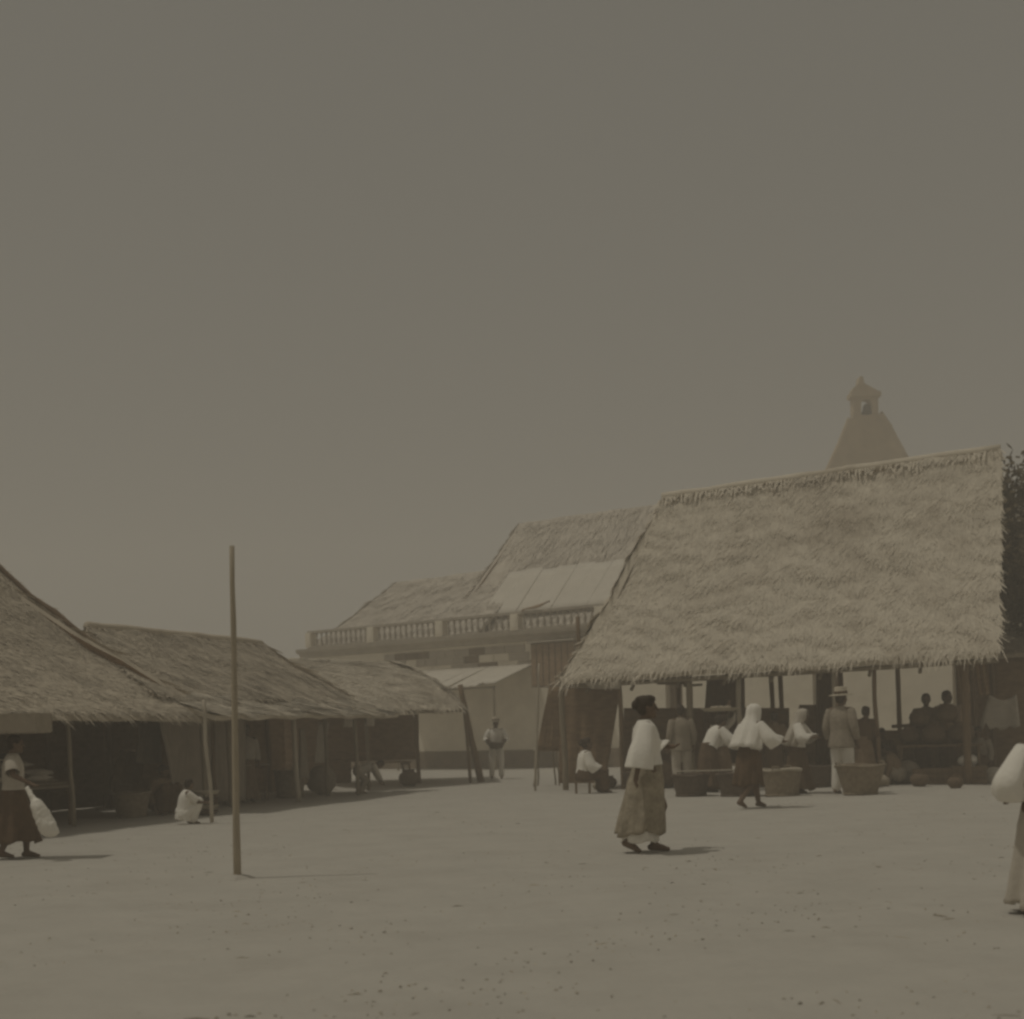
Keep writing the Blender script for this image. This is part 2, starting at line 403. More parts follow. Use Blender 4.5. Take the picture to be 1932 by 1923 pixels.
# cornice with a real overhang
cp = [(0.0, 4.40), (-0.12, 4.42), (-0.16, 4.54), (-0.34, 4.62), (-0.36, 4.74), (0.6, 4.74), (0.6, 4.46), (0.0, 4.46)]
MB().prism([B(-0.45, s, z) for s, z in cp], U * (TL + .9)).build('cornice', 'stone_trim', tb, W0)
MB().box(B(0.0 - .22, 5.4, 4.6), 0.46, 9.6, 0.27, U).build('cornice', 'stone_trim', tb, W0)
MB().box(B(TL / 2, 5.6, 4.62), TL - .1, 10.0, 0.2, U).build('terrace_floor', 'stone_trim', tb, W0)
# stone courses showing under the cornice
r = random.Random(12)
for zc in (3.62, 3.90, 4.18):
    t = tcol(730) + r.uniform(-.4, .2)
    while t < tcol(1075):
        L = r.uniform(.45, .95)
        MB().box(B(t + L / 2, 0.0, zc), L - .03, 0.05 + r.uniform(0, .035), .255, U).build('stone', r.choice(['stone_trim', 'plaster', 'stone_trim', 'plinth']) if r.random() < .8 else 'plinth', tb, W0)
        t += L
# balustrade
bal = MB().box(B(TL / 2, 0.0, 4.79), TL, 0.26, 0.09, U).build('balustrade', 'stone_trim', tb, W0)
MB().box(B(TL / 2 + .1, 0.0, 5.41), TL + .2, 0.26, 0.09, U).build('handrail', 'stone_trim', bal, W0)
prof = [(.035, 0), (.06, .0), (.06, .03), (.032, .06), (.05, .13), (.066, .19), (.05, .25), (.028, .32), (.026, .40), (.045, .45), (.032, .47), (.06, .50), (.06, .54), (.0, .54)]
bme = MB().lathe(prof, n=10).mesh('baluster'); bme.materials.append(MATS['stone_trim']); bme.polygons.foreach_set('use_smooth', [True] * len(bme.polygons))
piers = [0.05, tcol(708), tcol(838), tcol(980), tcol(1140)]
w_ = piers[4] - piers[3]
while piers[-1] < TL - 3.5: piers.append(piers[-1] + w_)
for i, t in enumerate(piers):
    MB().box(B(t, 0.0, 5.10), 0.34 if i else .3, 0.30, 0.58, U).box(B(t, 0, 5.10), .22, .33, .4, U).build('pier', 'plaster', bal, W0)
    if i + 1 < len(piers):
        n = 11
        if t > tcol(1200): continue
        for k in range(n):
            o = bpy.data.objects.new('baluster', bme); col.objects.link(o); o.parent = bal
            o.location = B(t + .22 + (piers[i + 1] - t - .44) * (k + .5) / n, 0, 4.83) - W0
# roofs behind the terrace
for k, c in enumerate([
    (B(-.55, .7, 4.95), B(8.0, .7, 4.95), B(8.0, 4.5, 7.7), B(.6, 4.5, 7.65)),
    (B(-.55, 9.0, 4.95), B(-.55, .7, 4.95), B(.6, 4.5, 7.65), B(.6, 5.0, 7.65)),
    (B(8.0, 9.0, 4.95), B(-.55, 9.0, 4.95), B(.6, 5.0, 7.65), B(8.0, 5.0, 7.7))]):
    thatch_face(tb, W0, c, 'thatch_far', 9000 if k < 2 else 800, 40, (0.45, .045), seed=20 + k, sag=.05, lump=.05, thick=.12)
for k, c in enumerate([
    (B(5.5, 1.4, 5.0), B(27, 1.4, 5.0), B(25, 6, 9.6), B(6.0, 6, 9.65)),
    (B(5.2, 10.2, 5.0), B(5.5, 1.4, 5.0), B(6.0, 6, 9.65), B(6.0, 6.2, 9.65)),
    (B(27, 10.2, 5.0), B(5.2, 10.2, 5.0), B(6.0, 6.2, 9.65), B(25, 6.2, 9.6)),
    (B(27, 1.4, 5.0), B(27, 10.2, 5.0), B(25, 6.2, 9.6), B(25, 6, 9.6))]):
    thatch_face(tb, W0, c, 'thatch_far', 14000 if k < 2 else 900, 50, (0.45, .045), seed=30 + k, sag=.1, lump=.05, thick=.12)
# paler iron sheeting over the lower part of the high roof
def roof2(t, k): return B(t, 1.4 + 4.6 * k, 5.0 + 4.62 * k)
up = (-N * -1 * 0 + Vector((0, 0, 1)) + N * 1.0).normalized()
for i in range(8):
    a = 7.3 + i * .8
    k0, k1 = .10, .50 + .01 * math.sin(i * 2.1)
    pts = [roof2(a, k0) + up * (.16 + .01 * (i % 2)), roof2(a + .83, k0) + up * (.16 + .01 * (i % 2)), roof2(a + .83, k1) + up * (.12 + .01 * (i % 2)), roof2(a, k1) + up * (.12 + .01 * (i % 2))]
    sheet('iron_sheet', pts, 'tin_pale', tb, W0, nu=16, nv=6, wave=.012, waves=7, thick=.006, seed=i)
# white awning over the ground floor
aw = []
ta0, ta1 = tcol(770), tcol(1012)
n = 9
for i in range(n):
    a = ta0 + (ta1 - ta0) * i / n; b = ta0 + (ta1 - ta0) * (i + 1) / n + .03
    o = sheet('awning_sheet', [B(a, -2.3, 2.86 + .05 * math.sin(i * 1.7)), B(b, -2.3, 2.86 + .05 * math.sin(i * 1.7 + .4)), B(b, -.02, 3.62), B(a, -.02, 3.62)], 'tin_pale', tb, W0, nu=10, nv=6, wave=.02, waves=4, thick=.01, seed=i * .7, ragged=.06)
for i in range(5):
    t = ta0 + (ta1 - .1 - ta0) * (i + .02) / 4
    if i in (2, 3): continue
    pole(B(t, -2.2, 0), B(t, -2.2, 2.82), .045, 'bamboo', tb, 'awning_post', W0)
pole(B(ta0, -2.2, 2.77), B(ta1, -2.2, 2.77), .04, 'bamboo', tb, 'awning_beam', W0)
# shaded patch of wall, built as an added dark bay standing out from the wall
ba, bb = tcol(1036), tcol(1118)
shade_box = MB().box(B((ba + bb) / 2, -.45, 3.5), bb - ba, .9, 1.5, U).build('shaded_wall_box', 'old_wood', tb, W0)
for k in range(7): MB().box(B(ba + (bb - ba) * (k + .5) / 7, -.915, 3.5), (bb - ba) / 7 - .05, .03, 1.4, U).build('plank', 'dark_mat', shade_box, W0)
MB().box(B((ba + bb) / 2, -.5, 4.28), bb - ba + .15, 1.1, .06, U).build('shade_box_top', 'stone_trim', shade_box, W0)
# dark mat lying on the handrail
mt = B(tcol(1014), .02, 5.462)
sheet('rolled_mat', [mt + U * -.42 + N * .2, mt + U * .42 + N * .2 + Vector((0, 0, .10)), mt + U * .5 - N * .25 + Vector((0, 0, .30)), mt + U * -.3 - N * .25 + Vector((0, 0, .12))], 'dark_mat', None, (0, 0, 0), nu=8, nv=6, wave=.02, waves=1, thick=.05)
tag(bpy.data.objects['rolled_mat'], 'small dark mat lying tilted on top of the stone balustrade', 'mat')

# ================================================================== CHURCH GABLE far behind
CD = 86.0
cb = P(1640, 1369, CD); cb.z = 0
ch = thing('church', 'distant church gable with arched bell-cote rising over the thatched roofs', 'church', cb)
def C_(x, y, d=CD): return P(x, y, d)
left = [C_(1508, 1000), C_(1536, 945), C_(1561, 888), C_(1584, 838), C_(1603, 790)]
right = [C_(1666, 780), C_(1684, 806), C_(1700, 836), C_(1714, 862), C_(1752, 925), C_(1800, 1000)]
poly = [Vector((left[0].x, CD, 0))] + left + right + [Vector((right[-1].x, CD, 0))]
MB().prism(poly, (0, 0.9, 0)).build('facade', 'church_stone', ch, cb)
# coping along the slopes
for line in (left, right):
    for a, b in zip(line[:-1], line[1:]):
        m_ = (a + b) / 2; d = (b - a); MB().box((m_.x, CD + .45, m_.z + .06), d.length + .05, 1.15, .2, d).build('coping', 'church_stone', ch, cb)
x0, x1 = C_(1611, 780).x, C_(1658, 780).x; zb, zt = C_(1635, 792).z, C_(1635, 748).z
xo0, xo1 = C_(1625, 760).x, C_(1645, 760).x
arch = []; rr_ = (xo1 - xo0) / 2; zc = C_(1635, 762).z
bc = MB(); ym = CD + .45; th_ = .8
bc.box(((x0 + xo0) / 2, ym, (zb + zt) / 2), xo0 - x0, th_, zt - zb); bc.box(((x1 + xo1) / 2, ym, (zb + zt) / 2), x1 - xo1, th_, zt - zb)
prev = None
for k in range(9):
    a = math.pi * (1 - k / 8); p = ((xo0 + xo1) / 2 + rr_ * math.cos(a), zc + rr_ * math.sin(a))
    if prev:
        bc.add([(prev[0], ym - th_ / 2, prev[1]), (p[0], ym - th_ / 2, p[1]), (p[0], ym - th_ / 2, zt), (prev[0], ym - th_ / 2, zt),
                (prev[0], ym + th_ / 2, prev[1]), (p[0], ym + th_ / 2, p[1]), (p[0], ym + th_ / 2, zt), (prev[0], ym + th_ / 2, zt)],
               [(0, 1, 2, 3), (7, 6, 5, 4), (0, 4, 5, 1), (3, 2, 6, 7)])
    prev = p
bc.box(((x0 + x1) / 2, ym, zb - .15), x1 - x0 + .1, th_ + .06, .9)
cote = bc.build('bell_cote', 'church_stone', ch, cb)
MB().box(((x0 + x1) / 2, ym, zt + .14), x1 - x0 + .32, th_ + .3, .28).build('cornice', 'church_stone', cote, cb)
xm = (x0 + x1) / 2
MB().prism([(x0 - .1, ym - .4, zt + .28), (x1 + .1, ym - .4, zt + .28), (xm + .3, ym - .4, zt + .62), (xm - .05, ym - .4, zt + .80), (xm - .12, ym - .4, zt + 1.22), (xm - .32, ym - .4, zt + 1.22), (xm - .40, ym - .4, zt + .80), (xm - .72, ym - .4, zt + .55)], (0, .8, 0)).build('pediment', 'church_stone', cote, cb)
MB().lathe([(.02, .62), (.12, .6), (.2, .5), (.24, .25), (.34, .04), (.36, 0), (.3, 0), (.0, .3)], ((xo0 + xo1) / 2 + .1, ym, zb + .42), 16).build('bell', 'bronze', cote, cb, True)
# nave behind
MB().prism([(left[0].x, CD + .9, 0), (right[-1].x, CD + .9, 0), (right[-1].x, CD + .9, right[-1].z - 2.5), (C_(1640, 860).x, CD + .9, C_(1640, 860).z), (left[0].x, CD + .9, left[0].z - 2.5)], (0, 26, 0)).build('nave', 'church_stone', ch, cb)

# ================================================================== RIGHT MARKET SHED
F0, F1 = G(1063, 1491), G(1850, 1479)
fd = (F1 - F0).normalized(); fn = Vector((-fd.y, fd.x, 0))           # fn points back
E0 = P(1058, 1281, 29.2); E1 = P(1884, 1229, 26.55)
RL_, RR_ = P(1250, 940, 33.0), P(1888, 849, 30.2)
BL, BR = RL_ - fd * 2.2 + fn * 2.9, RR_ + fn * 2.9
BL.z = BR.z = 3.0
rs = thing('market_shed', 'large market shed with tall pale thatched roof on the right', 'market shed', F0)
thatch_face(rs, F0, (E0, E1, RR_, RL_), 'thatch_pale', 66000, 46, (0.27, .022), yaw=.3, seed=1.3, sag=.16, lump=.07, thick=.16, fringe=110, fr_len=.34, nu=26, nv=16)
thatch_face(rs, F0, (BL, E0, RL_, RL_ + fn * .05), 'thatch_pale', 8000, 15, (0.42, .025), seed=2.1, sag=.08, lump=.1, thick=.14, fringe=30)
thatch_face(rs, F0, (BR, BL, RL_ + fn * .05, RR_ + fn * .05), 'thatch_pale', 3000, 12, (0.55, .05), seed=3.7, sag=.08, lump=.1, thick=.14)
ridge_cap(rs, F0, RL_ + Vector((0, 0, .02)), RR_ + Vector((0, 0, .02)), 'thatch_pale', 500, .12, 4)
def front(x): return onplan(x, F0, F1)
def eave_z(p): return E0.z + (E1.z - E0.z) * ((p - F0).dot(fd) / (F1 - F0).length)
for x, rad, m_ in ((1063, .06, 'bamboo'), (1173, .05, 'old_wood'), (1305, .07, 'bamboo'), (1399, .055, 'bamboo_pale'), (1577, .035, 'bamboo_pale'), (1657, .045, 'old_wood'), (1826, .075, 'old_wood')):
    p = front(x) + fn * .1; pole(p, p + Vector((-.04, 0, eave_z(p) + .12)), rad, m_, rs, 'post', F0)
for x in (1100, 1285, 1406, 1460, 1478, 1590, 1700, 1840):
    p = onplan(x, F0 + fn * 4.6, F1 + fn * 4.6); pole(p, p + Vector((-.05, 0, 3.9)), .055, 'old_wood', rs, 'post', F0)
pole(E0 + fn * .15 - Vector((0, 0, .16)), E1 + fn * .15 - Vector((0, 0, .16)), .045, 'bamboo', rs, 'eave_beam', F0, 1, .04)
pole(BL - fn * .3 - Vector((0, 0, .12)), BR - fn * .3 - Vector((0, 0, .12)), .05, 'bamboo', rs, 'eave_beam', F0, 1, .04)
for k in range(9):
    s_ = (k + .5) / 9
    pole(E0.lerp(E1, s_) + Vector((0, 0, -.30)) + fn * .3, (RL_ - fd * 0).lerp(RR_, s_) + Vector((0, 0, -.42)) - fn * .2, .035, 'bamboo', rs, 'rafter', F0, .8, .03)
# mats and cloths under the shed
def vsheet(x0, x1, y0, y1, back, m_, parent, off, name='mat_panel', x0t=None, x1t=None, **kw):
    """upright sheet between image columns x0..x1, at 'back' metres behind the front posts"""
    a0, a1 = F0 + fn * back, F1 + fn * back
    def pt(x, y):
        q = onplan(x, a0, a1, y); z = P(x, y, q.y).z; return Vector((q.x, q.y, max(z, .02)))
    return sheet(name, [pt(x0, y1), pt(x1, y1), pt(x1 if x1t is None else x1t, y0), pt(x0 if x0t is None else x0t, y0)], m_, parent, off, **kw)
vsheet(1012, 1056, 1296, 1417, 2.6, 'dark_mat', rs, F0, x0t=1036, wave=.03)  # this dark sheet and the next stand in for the shaded opening
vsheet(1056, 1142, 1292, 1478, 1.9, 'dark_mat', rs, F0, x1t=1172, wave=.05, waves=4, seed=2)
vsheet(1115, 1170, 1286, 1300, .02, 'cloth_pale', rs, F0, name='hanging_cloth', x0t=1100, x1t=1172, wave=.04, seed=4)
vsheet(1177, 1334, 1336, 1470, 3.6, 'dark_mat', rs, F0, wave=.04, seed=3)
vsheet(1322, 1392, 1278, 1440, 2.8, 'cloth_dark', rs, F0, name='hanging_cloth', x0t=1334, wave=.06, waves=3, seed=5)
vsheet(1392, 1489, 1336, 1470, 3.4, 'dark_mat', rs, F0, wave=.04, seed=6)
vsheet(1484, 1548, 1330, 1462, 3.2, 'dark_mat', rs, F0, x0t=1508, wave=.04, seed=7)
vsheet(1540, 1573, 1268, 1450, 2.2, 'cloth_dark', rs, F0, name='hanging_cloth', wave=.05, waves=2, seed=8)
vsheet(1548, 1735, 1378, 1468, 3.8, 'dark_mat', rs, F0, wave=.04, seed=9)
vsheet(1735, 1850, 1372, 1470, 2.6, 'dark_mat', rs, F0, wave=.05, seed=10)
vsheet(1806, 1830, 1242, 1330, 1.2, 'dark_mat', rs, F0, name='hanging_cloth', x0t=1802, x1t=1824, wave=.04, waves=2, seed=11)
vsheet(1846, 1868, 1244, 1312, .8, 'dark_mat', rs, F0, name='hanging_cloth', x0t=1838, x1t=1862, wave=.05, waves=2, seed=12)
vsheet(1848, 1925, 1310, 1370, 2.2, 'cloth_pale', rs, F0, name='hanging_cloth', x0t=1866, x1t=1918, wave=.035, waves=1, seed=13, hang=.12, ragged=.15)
vsheet(1240, 1300, 1266, 1292, 4.4, 'dark_mat', rs, F0, name='mat_panel', wave=.04, seed=15)
pole(P(1290, 1294, 31.5), P(1325, 1292, 31.4), .03, 'bamboo', rs, 'cross_bar', F0)
pole(P(1683, 1371, 30), P(1738, 1367, 29.6), .035, 'old_wood', rs, 'cross_bar', F0)

# --- brown mat hut added to darken the space beyond the right end
hq = Vector((11.6, 31.2, 0))
hut = thing('added_mat_hut', 'brown mat-walled hut added to darken the space beyond the right end of the large shed', 'hut', hq)
hl_ = P(1872, 1400, 31.5).x
sheet('darkening_mat_wall', [(hl_, 31.5, 0), (hl_ + 4.5, 30.2, 0), (hl_ + 4.5, 30.2, 2.75), (hl_, 31.5, 2.65)], 'dark_mat', hut, hq, nu=24, wave=.05, waves=9, thick=.04, seed=2)
sheet('darkening_mat_wall', [(hl_ + .3, 34.5, 0), (hl_, 31.5, 0), (hl_, 31.5, 2.65), (hl_ + .3, 34.5, 2.65)], 'dark_mat', hut, hq, nu=14, wave=.04, waves=6, thick=.04, seed=3)
for k in range(4): pole((hl_ + .02 + 1.45 * k, 31.42 - .42 * k, 0), (hl_ + 1.45 * k, 31.42 - .42 * k, 2.8), .05, 'old_wood', hut, 'post', hq)
thatch_face(hut, hq, ((hl_ - .25, 31.2, 2.62), (hl_ + 4.8, 29.8, 2.7), (hl_ + 4.8, 33.6, 3.5), (hl_ - .1, 34.8, 3.4)), 'thatch_old', 4000, 20, (.4, .03), seed=41, sag=.05, lump=.06, thick=.1, fringe=40, fr_len=.2)

# ================================================================== LEFT MARKET SHEDS
L0, L1 = Vector((-6.33, 20.6, 0)), Vector((-4.15, 27.8, 0))
ld = (L1 - L0).normalized(); ln = Vector((-ld.y, ld.x, 0))           # ln points away from the square
def lp(d_, s=0.0, z=0.0):
    """point on the left post line at depth d_, s metres behind it"""
    p = L0 + ld * ((d_ - 20.6) / ld.y) + ln * s; return Vector((p.x, p.y, z))
def V_(z): return Vector((0, 0, z))
# --- shed 1 (nearest)
s1o = lp(20.6)
s1 = thing('market_shed', 'nearest low thatched shed at left edge with sloping gable verge', 'market shed', s1o)
eA, eB = lp(11.5, -.35, 1.58), P(440, 1343, 25.0); eB = lp(24.6, -.35, 1.62)
rA, rB = lp(11.5, 3.3, 4.6), P(-25, 1045, 23.9)
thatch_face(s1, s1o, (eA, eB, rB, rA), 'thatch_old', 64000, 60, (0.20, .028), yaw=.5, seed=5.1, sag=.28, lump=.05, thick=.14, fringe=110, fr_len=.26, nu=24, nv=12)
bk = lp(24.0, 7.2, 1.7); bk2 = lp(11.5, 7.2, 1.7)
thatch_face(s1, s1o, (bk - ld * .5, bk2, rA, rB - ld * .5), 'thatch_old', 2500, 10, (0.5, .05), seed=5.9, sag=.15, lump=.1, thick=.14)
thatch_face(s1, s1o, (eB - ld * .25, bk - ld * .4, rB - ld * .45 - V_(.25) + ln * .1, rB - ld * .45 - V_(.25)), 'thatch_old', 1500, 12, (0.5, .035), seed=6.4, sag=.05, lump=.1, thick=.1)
# verge roll: the bound edge along the gable
v0, v1 = rB, eB.lerp(rB, .42)
S_, nn_ = surf(eA, eB, rB, rA, sag=.28, lump=.05, seed=5.1)
pts = [S_(.985, .38 + .6 * i / 12) + nn_ * .06 for i in range(13)]
MB().tube(pts, [.045 + .03 * noise.noise(Vector((i * 1.9, 0, 0))) for i in range(13)], 8).build('verge_roll', 'old_wood', s1, s1o, True)
for d_ in (13.5, 17.2, 20.6, 24.3):
    p = lp(d_); pole(p, p + Vector((-.06, 0, 1.72)), .035, 'bamboo', s1, 'post', s1o)
    p = lp(d_, 3.1); pole(p, p + Vector((0, 0, 3.9 if d_ < 23 else 2.9)), .05, 'old_wood', s1, 'post', s1o)
pole(lp(11.6, 0, 1.68), lp(24.6, 0, 1.68), .04, 'bamboo', s1, 'eave_beam', s1o, 1, .04)
sheet('darkening_mat_wall', [lp(11.5, 3.4, 0), lp(26.6, 3.4, 0), lp(26.6, 3.4, 3.2), lp(11.5, 3.4, 4.0)], 'dark_mat', s1, s1o, nu=40, nv=8, wave=.05, waves=14, thick=.03)  # back wall added so the shed interior stays dark
sheet('darkening_mat_wall', [lp(11.6, 3.4, 0), lp(11.6, .2, 0), lp(11.6, .2, 1.7), lp(11.6, 3.4, 3.6)], 'dark_mat', s1, s1o, wave=.05, thick=.03)
# --- shed 2
s2o = lp(28)
s2 = thing('market_shed', 'middle thatched shed with low front awning behind the tall pole', 'market shed', s2o)
e2a, e2b = lp(23.0, .15, 1.93), lp(31.0, .15, 1.93)
r2a, r2b = P(165, 1182, 24.9), P(492, 1214, 31.4)
thatch_face(s2, s2o, (e2a, e2b, r2b, r2a), 'thatch_old', 34000, 50, (0.20, .028), yaw=.5, seed=7.2, sag=.06, lump=.06, thick=.13, fringe=45, fr_len=.22, nu=20)
thatch_face(s2, s2o, (lp(32.2, 5.2, 1.8), lp(26.5, 5.2, 1.8), r2a, r2b), 'thatch_old', 1500, 9, (0.5, .05), seed=7.9, sag=.1, lump=.1, thick=.13)
thatch_face(s2, s2o, (e2b, lp(32.2, 5.2, 1.8), r2b + ln * .1, r2b), 'thatch_old', 2500, 9, (0.5, .04), seed=8.4, sag=.05, lump=.08, thick=.1)
ridge_cap(s2, s2o, r2a, r2b, 'thatch_old', 260, .1, 9)
# low front awning
a2a, a2b = lp(23.4, -.75, 1.60), lp(31.6, -.55, 1.66)
thatch_face(s2, s2o, (a2a, a2b, lp(31.6, .35, 1.98), lp(23.4, .35, 1.98)), 'thatch_pale', 14000, 5, (0.36, .024), seed=9.3, sag=.02, lump=.07, thick=.08, fringe=40, fr_len=.14, nu=20, nv=4)
for (x, y, zt, rd, m_) in ((400, 1552, 1.78, .028, 'bamboo_pale'), (407, 1524, 1.7, .035, 'old_wood'), (564, 1513, 1.68, .05, 'bamboo_pale')):
    p = G(x, y); pole(p, p + Vector((-.07, 0, zt)), rd, m_, s2, 'post', s2o)
for d_ in (25.5, 29.5, 31.6):
    p = lp(d_, .2); pole(p, p + Vector((-.03, 0, 1.9)), .04, 'bamboo', s2, 'post', s2o)
    p = lp(d_, 2.6); pole(p, p + Vector((-.03, 0, 3.1)), .05, 'old_wood', s2, 'post', s2o)
pole(lp(23.5, -.5, 1.62), lp(31.6, -.35, 1.64), .032, 'bamboo', s2, 'eave_beam', s2o, 1, .04)
sheet('darkening_mat_wall', [lp(25.4, 2.7, 0), lp(32.5, 2.7, 0), lp(32.5, 2.7, 3.1), lp(25.4, 2.7, 3.1)], 'dark_mat', s2, s2o, nu=30, nv=8, wave=.05, waves=9, thick=.03, seed=3)  # added behind the posts to darken the inside
def lsheet(x0, x1, y0, y1, back, m_, parent, off, name='mat_panel', x0t=None, x1t=None, **kw):
    a0, a1 = L0 + ln * back, L1 + ln * back
    def pt(x, y):
        q = onplan(x, a0, a1, y); z = P(x, y, q.y).z; return Vector((q.x, q.y, max(z, .02)))
    return sheet(name, [pt(x0, y1), pt(x1, y1), pt(x1 if x1t is None else x1t, y0), pt(x0 if x0t is None else x0t, y0)], m_, parent, off, **kw)
lsheet(330, 396, 1346, 1512, .45, 'pale_mat', s2, s2o, x0t=298, wave=.02, seed=1)
lsheet(405, 462, 1350, 1512, .42, 'pale_mat', s2, s2o, wave=.02, seed=2)
lsheet(566, 580, 1375, 1470, .3, 'cloth_tan', s2, s2o, name='hanging_cloth', x1t=574, wave=.05, waves=2, seed=3)
lsheet(594, 612, 1362, 1440, .5, 'cloth_pale', s2, s2o, name='hanging_cloth', x0t=602, x1t=622, wave=.05, waves=2, seed=4)
lsheet(650, 668, 1352, 1372, .1, 'cloth_pale', s2, s2o, name='hanging_cloth', wave=.03, waves=2, seed=5)
lsheet(690, 706, 1352, 1370, .1, 'cloth_pale', s2, s2o, name='hanging_cloth', wave=.03, waves=2, seed=6)
lsheet(252, 300, 1360, 1440, 1.1, 'cloth_tan', s1, s1o, name='hanging_cloth', x0t=262, wave=.06, waves=3, seed=7)
lsheet(205, 262, 1415, 1480, 1.6, 'cloth_brown', s1, s1o, name='hanging_cloth', x0t=222, x1t=270, wave=.06, waves=3, seed=8)
# pale pole lying along the awning edge
pole(P(612, 1325, 29.5), P(726, 1349, 30.2), .05, 'bamboo_pale', None, 'bamboo_pole', (0, 0, 0), .6, .02)
tag(bpy.data.objects['bamboo_pole'], 'pale bamboo pole lying slantwise along the left sheds\' awning edge', 'pole')
# --- shed 3
s3o = Vector((-2.44, 37.5, 0))
s3 = thing('market_shed', 'farthest left shed with rounded pale thatched roof and leaning corner post', 'market shed', s3o)
c3 = [P(640, 1341, 31.6), P(872, 1336, 35.2), P(734, 1250, 37.2), P(540, 1243, 35.2)]
thatch_face(s3, s3o, c3, 'thatch_pale', 22000, 40, (0.22, .03), yaw=.5, seed=11.2, sag=-.14, lump=.05, thick=.12, fringe=40, fr_len=.22)
h3 = P(868, 1322, 41.0)
thatch_face(s3, s3o, (c3[1], h3, c3[2] + Vector((.05, .1, 0)), c3[2]), 'thatch_pale', 3500, 8, (0.5, .045), seed=11.9, sag=-.12, lump=.08, thick=.1, fringe=30, fr_len=.2)
b3 = Vector((-7.0, 39.0, 1.9))
thatch_face(s3, s3o, (h3, b3, c3[3], c3[2] + Vector((.05, .1, 0))), 'thatch_pale', 1500, 8, (0.5, .05), seed=12.4, sag=.05, lump=.08, thick=.1)
for (x, y, zt, rd) in ((791, 1478, 1.85, .05), (676, 1500, 1.8, .04)):
    p = G(x, y); pole(p, p + Vector((-.05, 0, zt)), rd, 'old_wood' if x > 700 else 'bamboo', s3, 'post', s3o)
p = G(908, 1476); pole(p, P(868, 1292, p.y), .085, 'old_wood', s3, 'leaning_post', s3o, .7, .05)
p = G(888, 1477); pole(p, P(876, 1340, p.y), .04, 'old_wood', s3, 'post', s3o, .9, .03)
pole(P(668, 1346, 32), P(872, 1340, 35.3), .04, 'bamboo', s3, 'eave_beam', s3o, 1, .03)
q0, q1 = G(600, 1478), G(792, 1470)
sheet('darkening_mat_wall', [Vector((-5.9, 37.0, .55)), Vector((-2.55, 39.4, .55)), Vector((-2.55, 39.4, 2.2)), Vector((-5.9, 37.0, 2.4))], 'dark_mat', s3, s3o, nu=20, wave=.05, waves=6, thick=.03, seed=5)  # dark mat added to deepen the shade under this roof
sheet('darkening_mat_wall', [Vector((-5.9, 36.9, 0)), Vector((-4.3, 38.1, 0)), Vector((-4.3, 38.1, .6)), Vector((-5.9, 36.9, .6))], 'dark_mat', s3, s3o, nu=10, wave=.04, waves=4, thick=.03, seed=6)

# ================================================================== LONE POLE in the square
p = G(448, 1656); top_ = P(437.5, 1030, p.y)
pole(p - Vector((0, 0, .1)), top_, .032, 'pole_wood', None, 'tall_pole', (0, 0, 0), .62, .03)
mo = MB().lathe([(.16, -.03), (.13, .0), (.09, .02), (.05, .035), (.0, .04)], (p.x, p.y, gz(p.x, p.y)), 18, lambda t, z: 1 + .2 * math.sin(3 * t + 1) + .1 * math.sin(7 * t)).build('earth_mound', 'sand', bpy.data.objects['tall_pole'], None, True)
tag(bpy.data.objects['tall_pole'], 'tall thin bamboo pole standing alone in the sandy square', 'pole')

# ================================================================== TREE behind the right shed
tp = Vector((12.9, 33.2, 0))
tr = thing('tree', 'dark leafy tree beyond the right gable of the large thatched shed', 'tree', tp)
MB().tube(wob(tp, tp + Vector((.2, .2, 3.2)), 6, .2, 3), [.2, .18, .16, .15, .14, .12, .1], 10).build('trunk', 'bark', tr, tp, True)
r = random.Random(21); lv = []; lf = []
limb = MB(); cl = []
for k in range(16):
    a = r.uniform(0, 6.28); h = r.uniform(.4, 1); e = tp + Vector((math.cos(a) * r.uniform(.5, 1.55), math.sin(a) * r.uniform(.5, 1.6), 2.6 + 4.2 * r.random()))
    limb.tube(wob(tp + Vector((.1, .1, 1.8 + h)), e, 4, .2, k * 3.1), [.07, .05, .04, .03, .015], 6); cl.append(e)
limb.build('limb', 'bark', tr, tp, True)
cl += [tp + Vector((-1.75, -1.0, 5.0)), tp + Vector((-1.5, -.6, 6.3))]
for c in cl:
    for k in range(900):
        q = c + Vector((r.gauss(0, .42), r.gauss(0, .42), r.gauss(0, .38)))
        a = Vector((r.gauss(0, 1), r.gauss(0, 1), r.gauss(-.4, .7))).normalized(); s_ = a.orthogonal().normalized() * .06; L = r.uniform(.14, .28)
        b = len(lv); lv += [q, q + a * L * .5 + s_, q + a * L, q + a * L * .5 - s_]; lf.append((b, b + 1, b + 2, b + 3))
crown = MB().add(lv, lf).build('crown', 'leaf', tr, tp); tag(crown, kind='stuff')
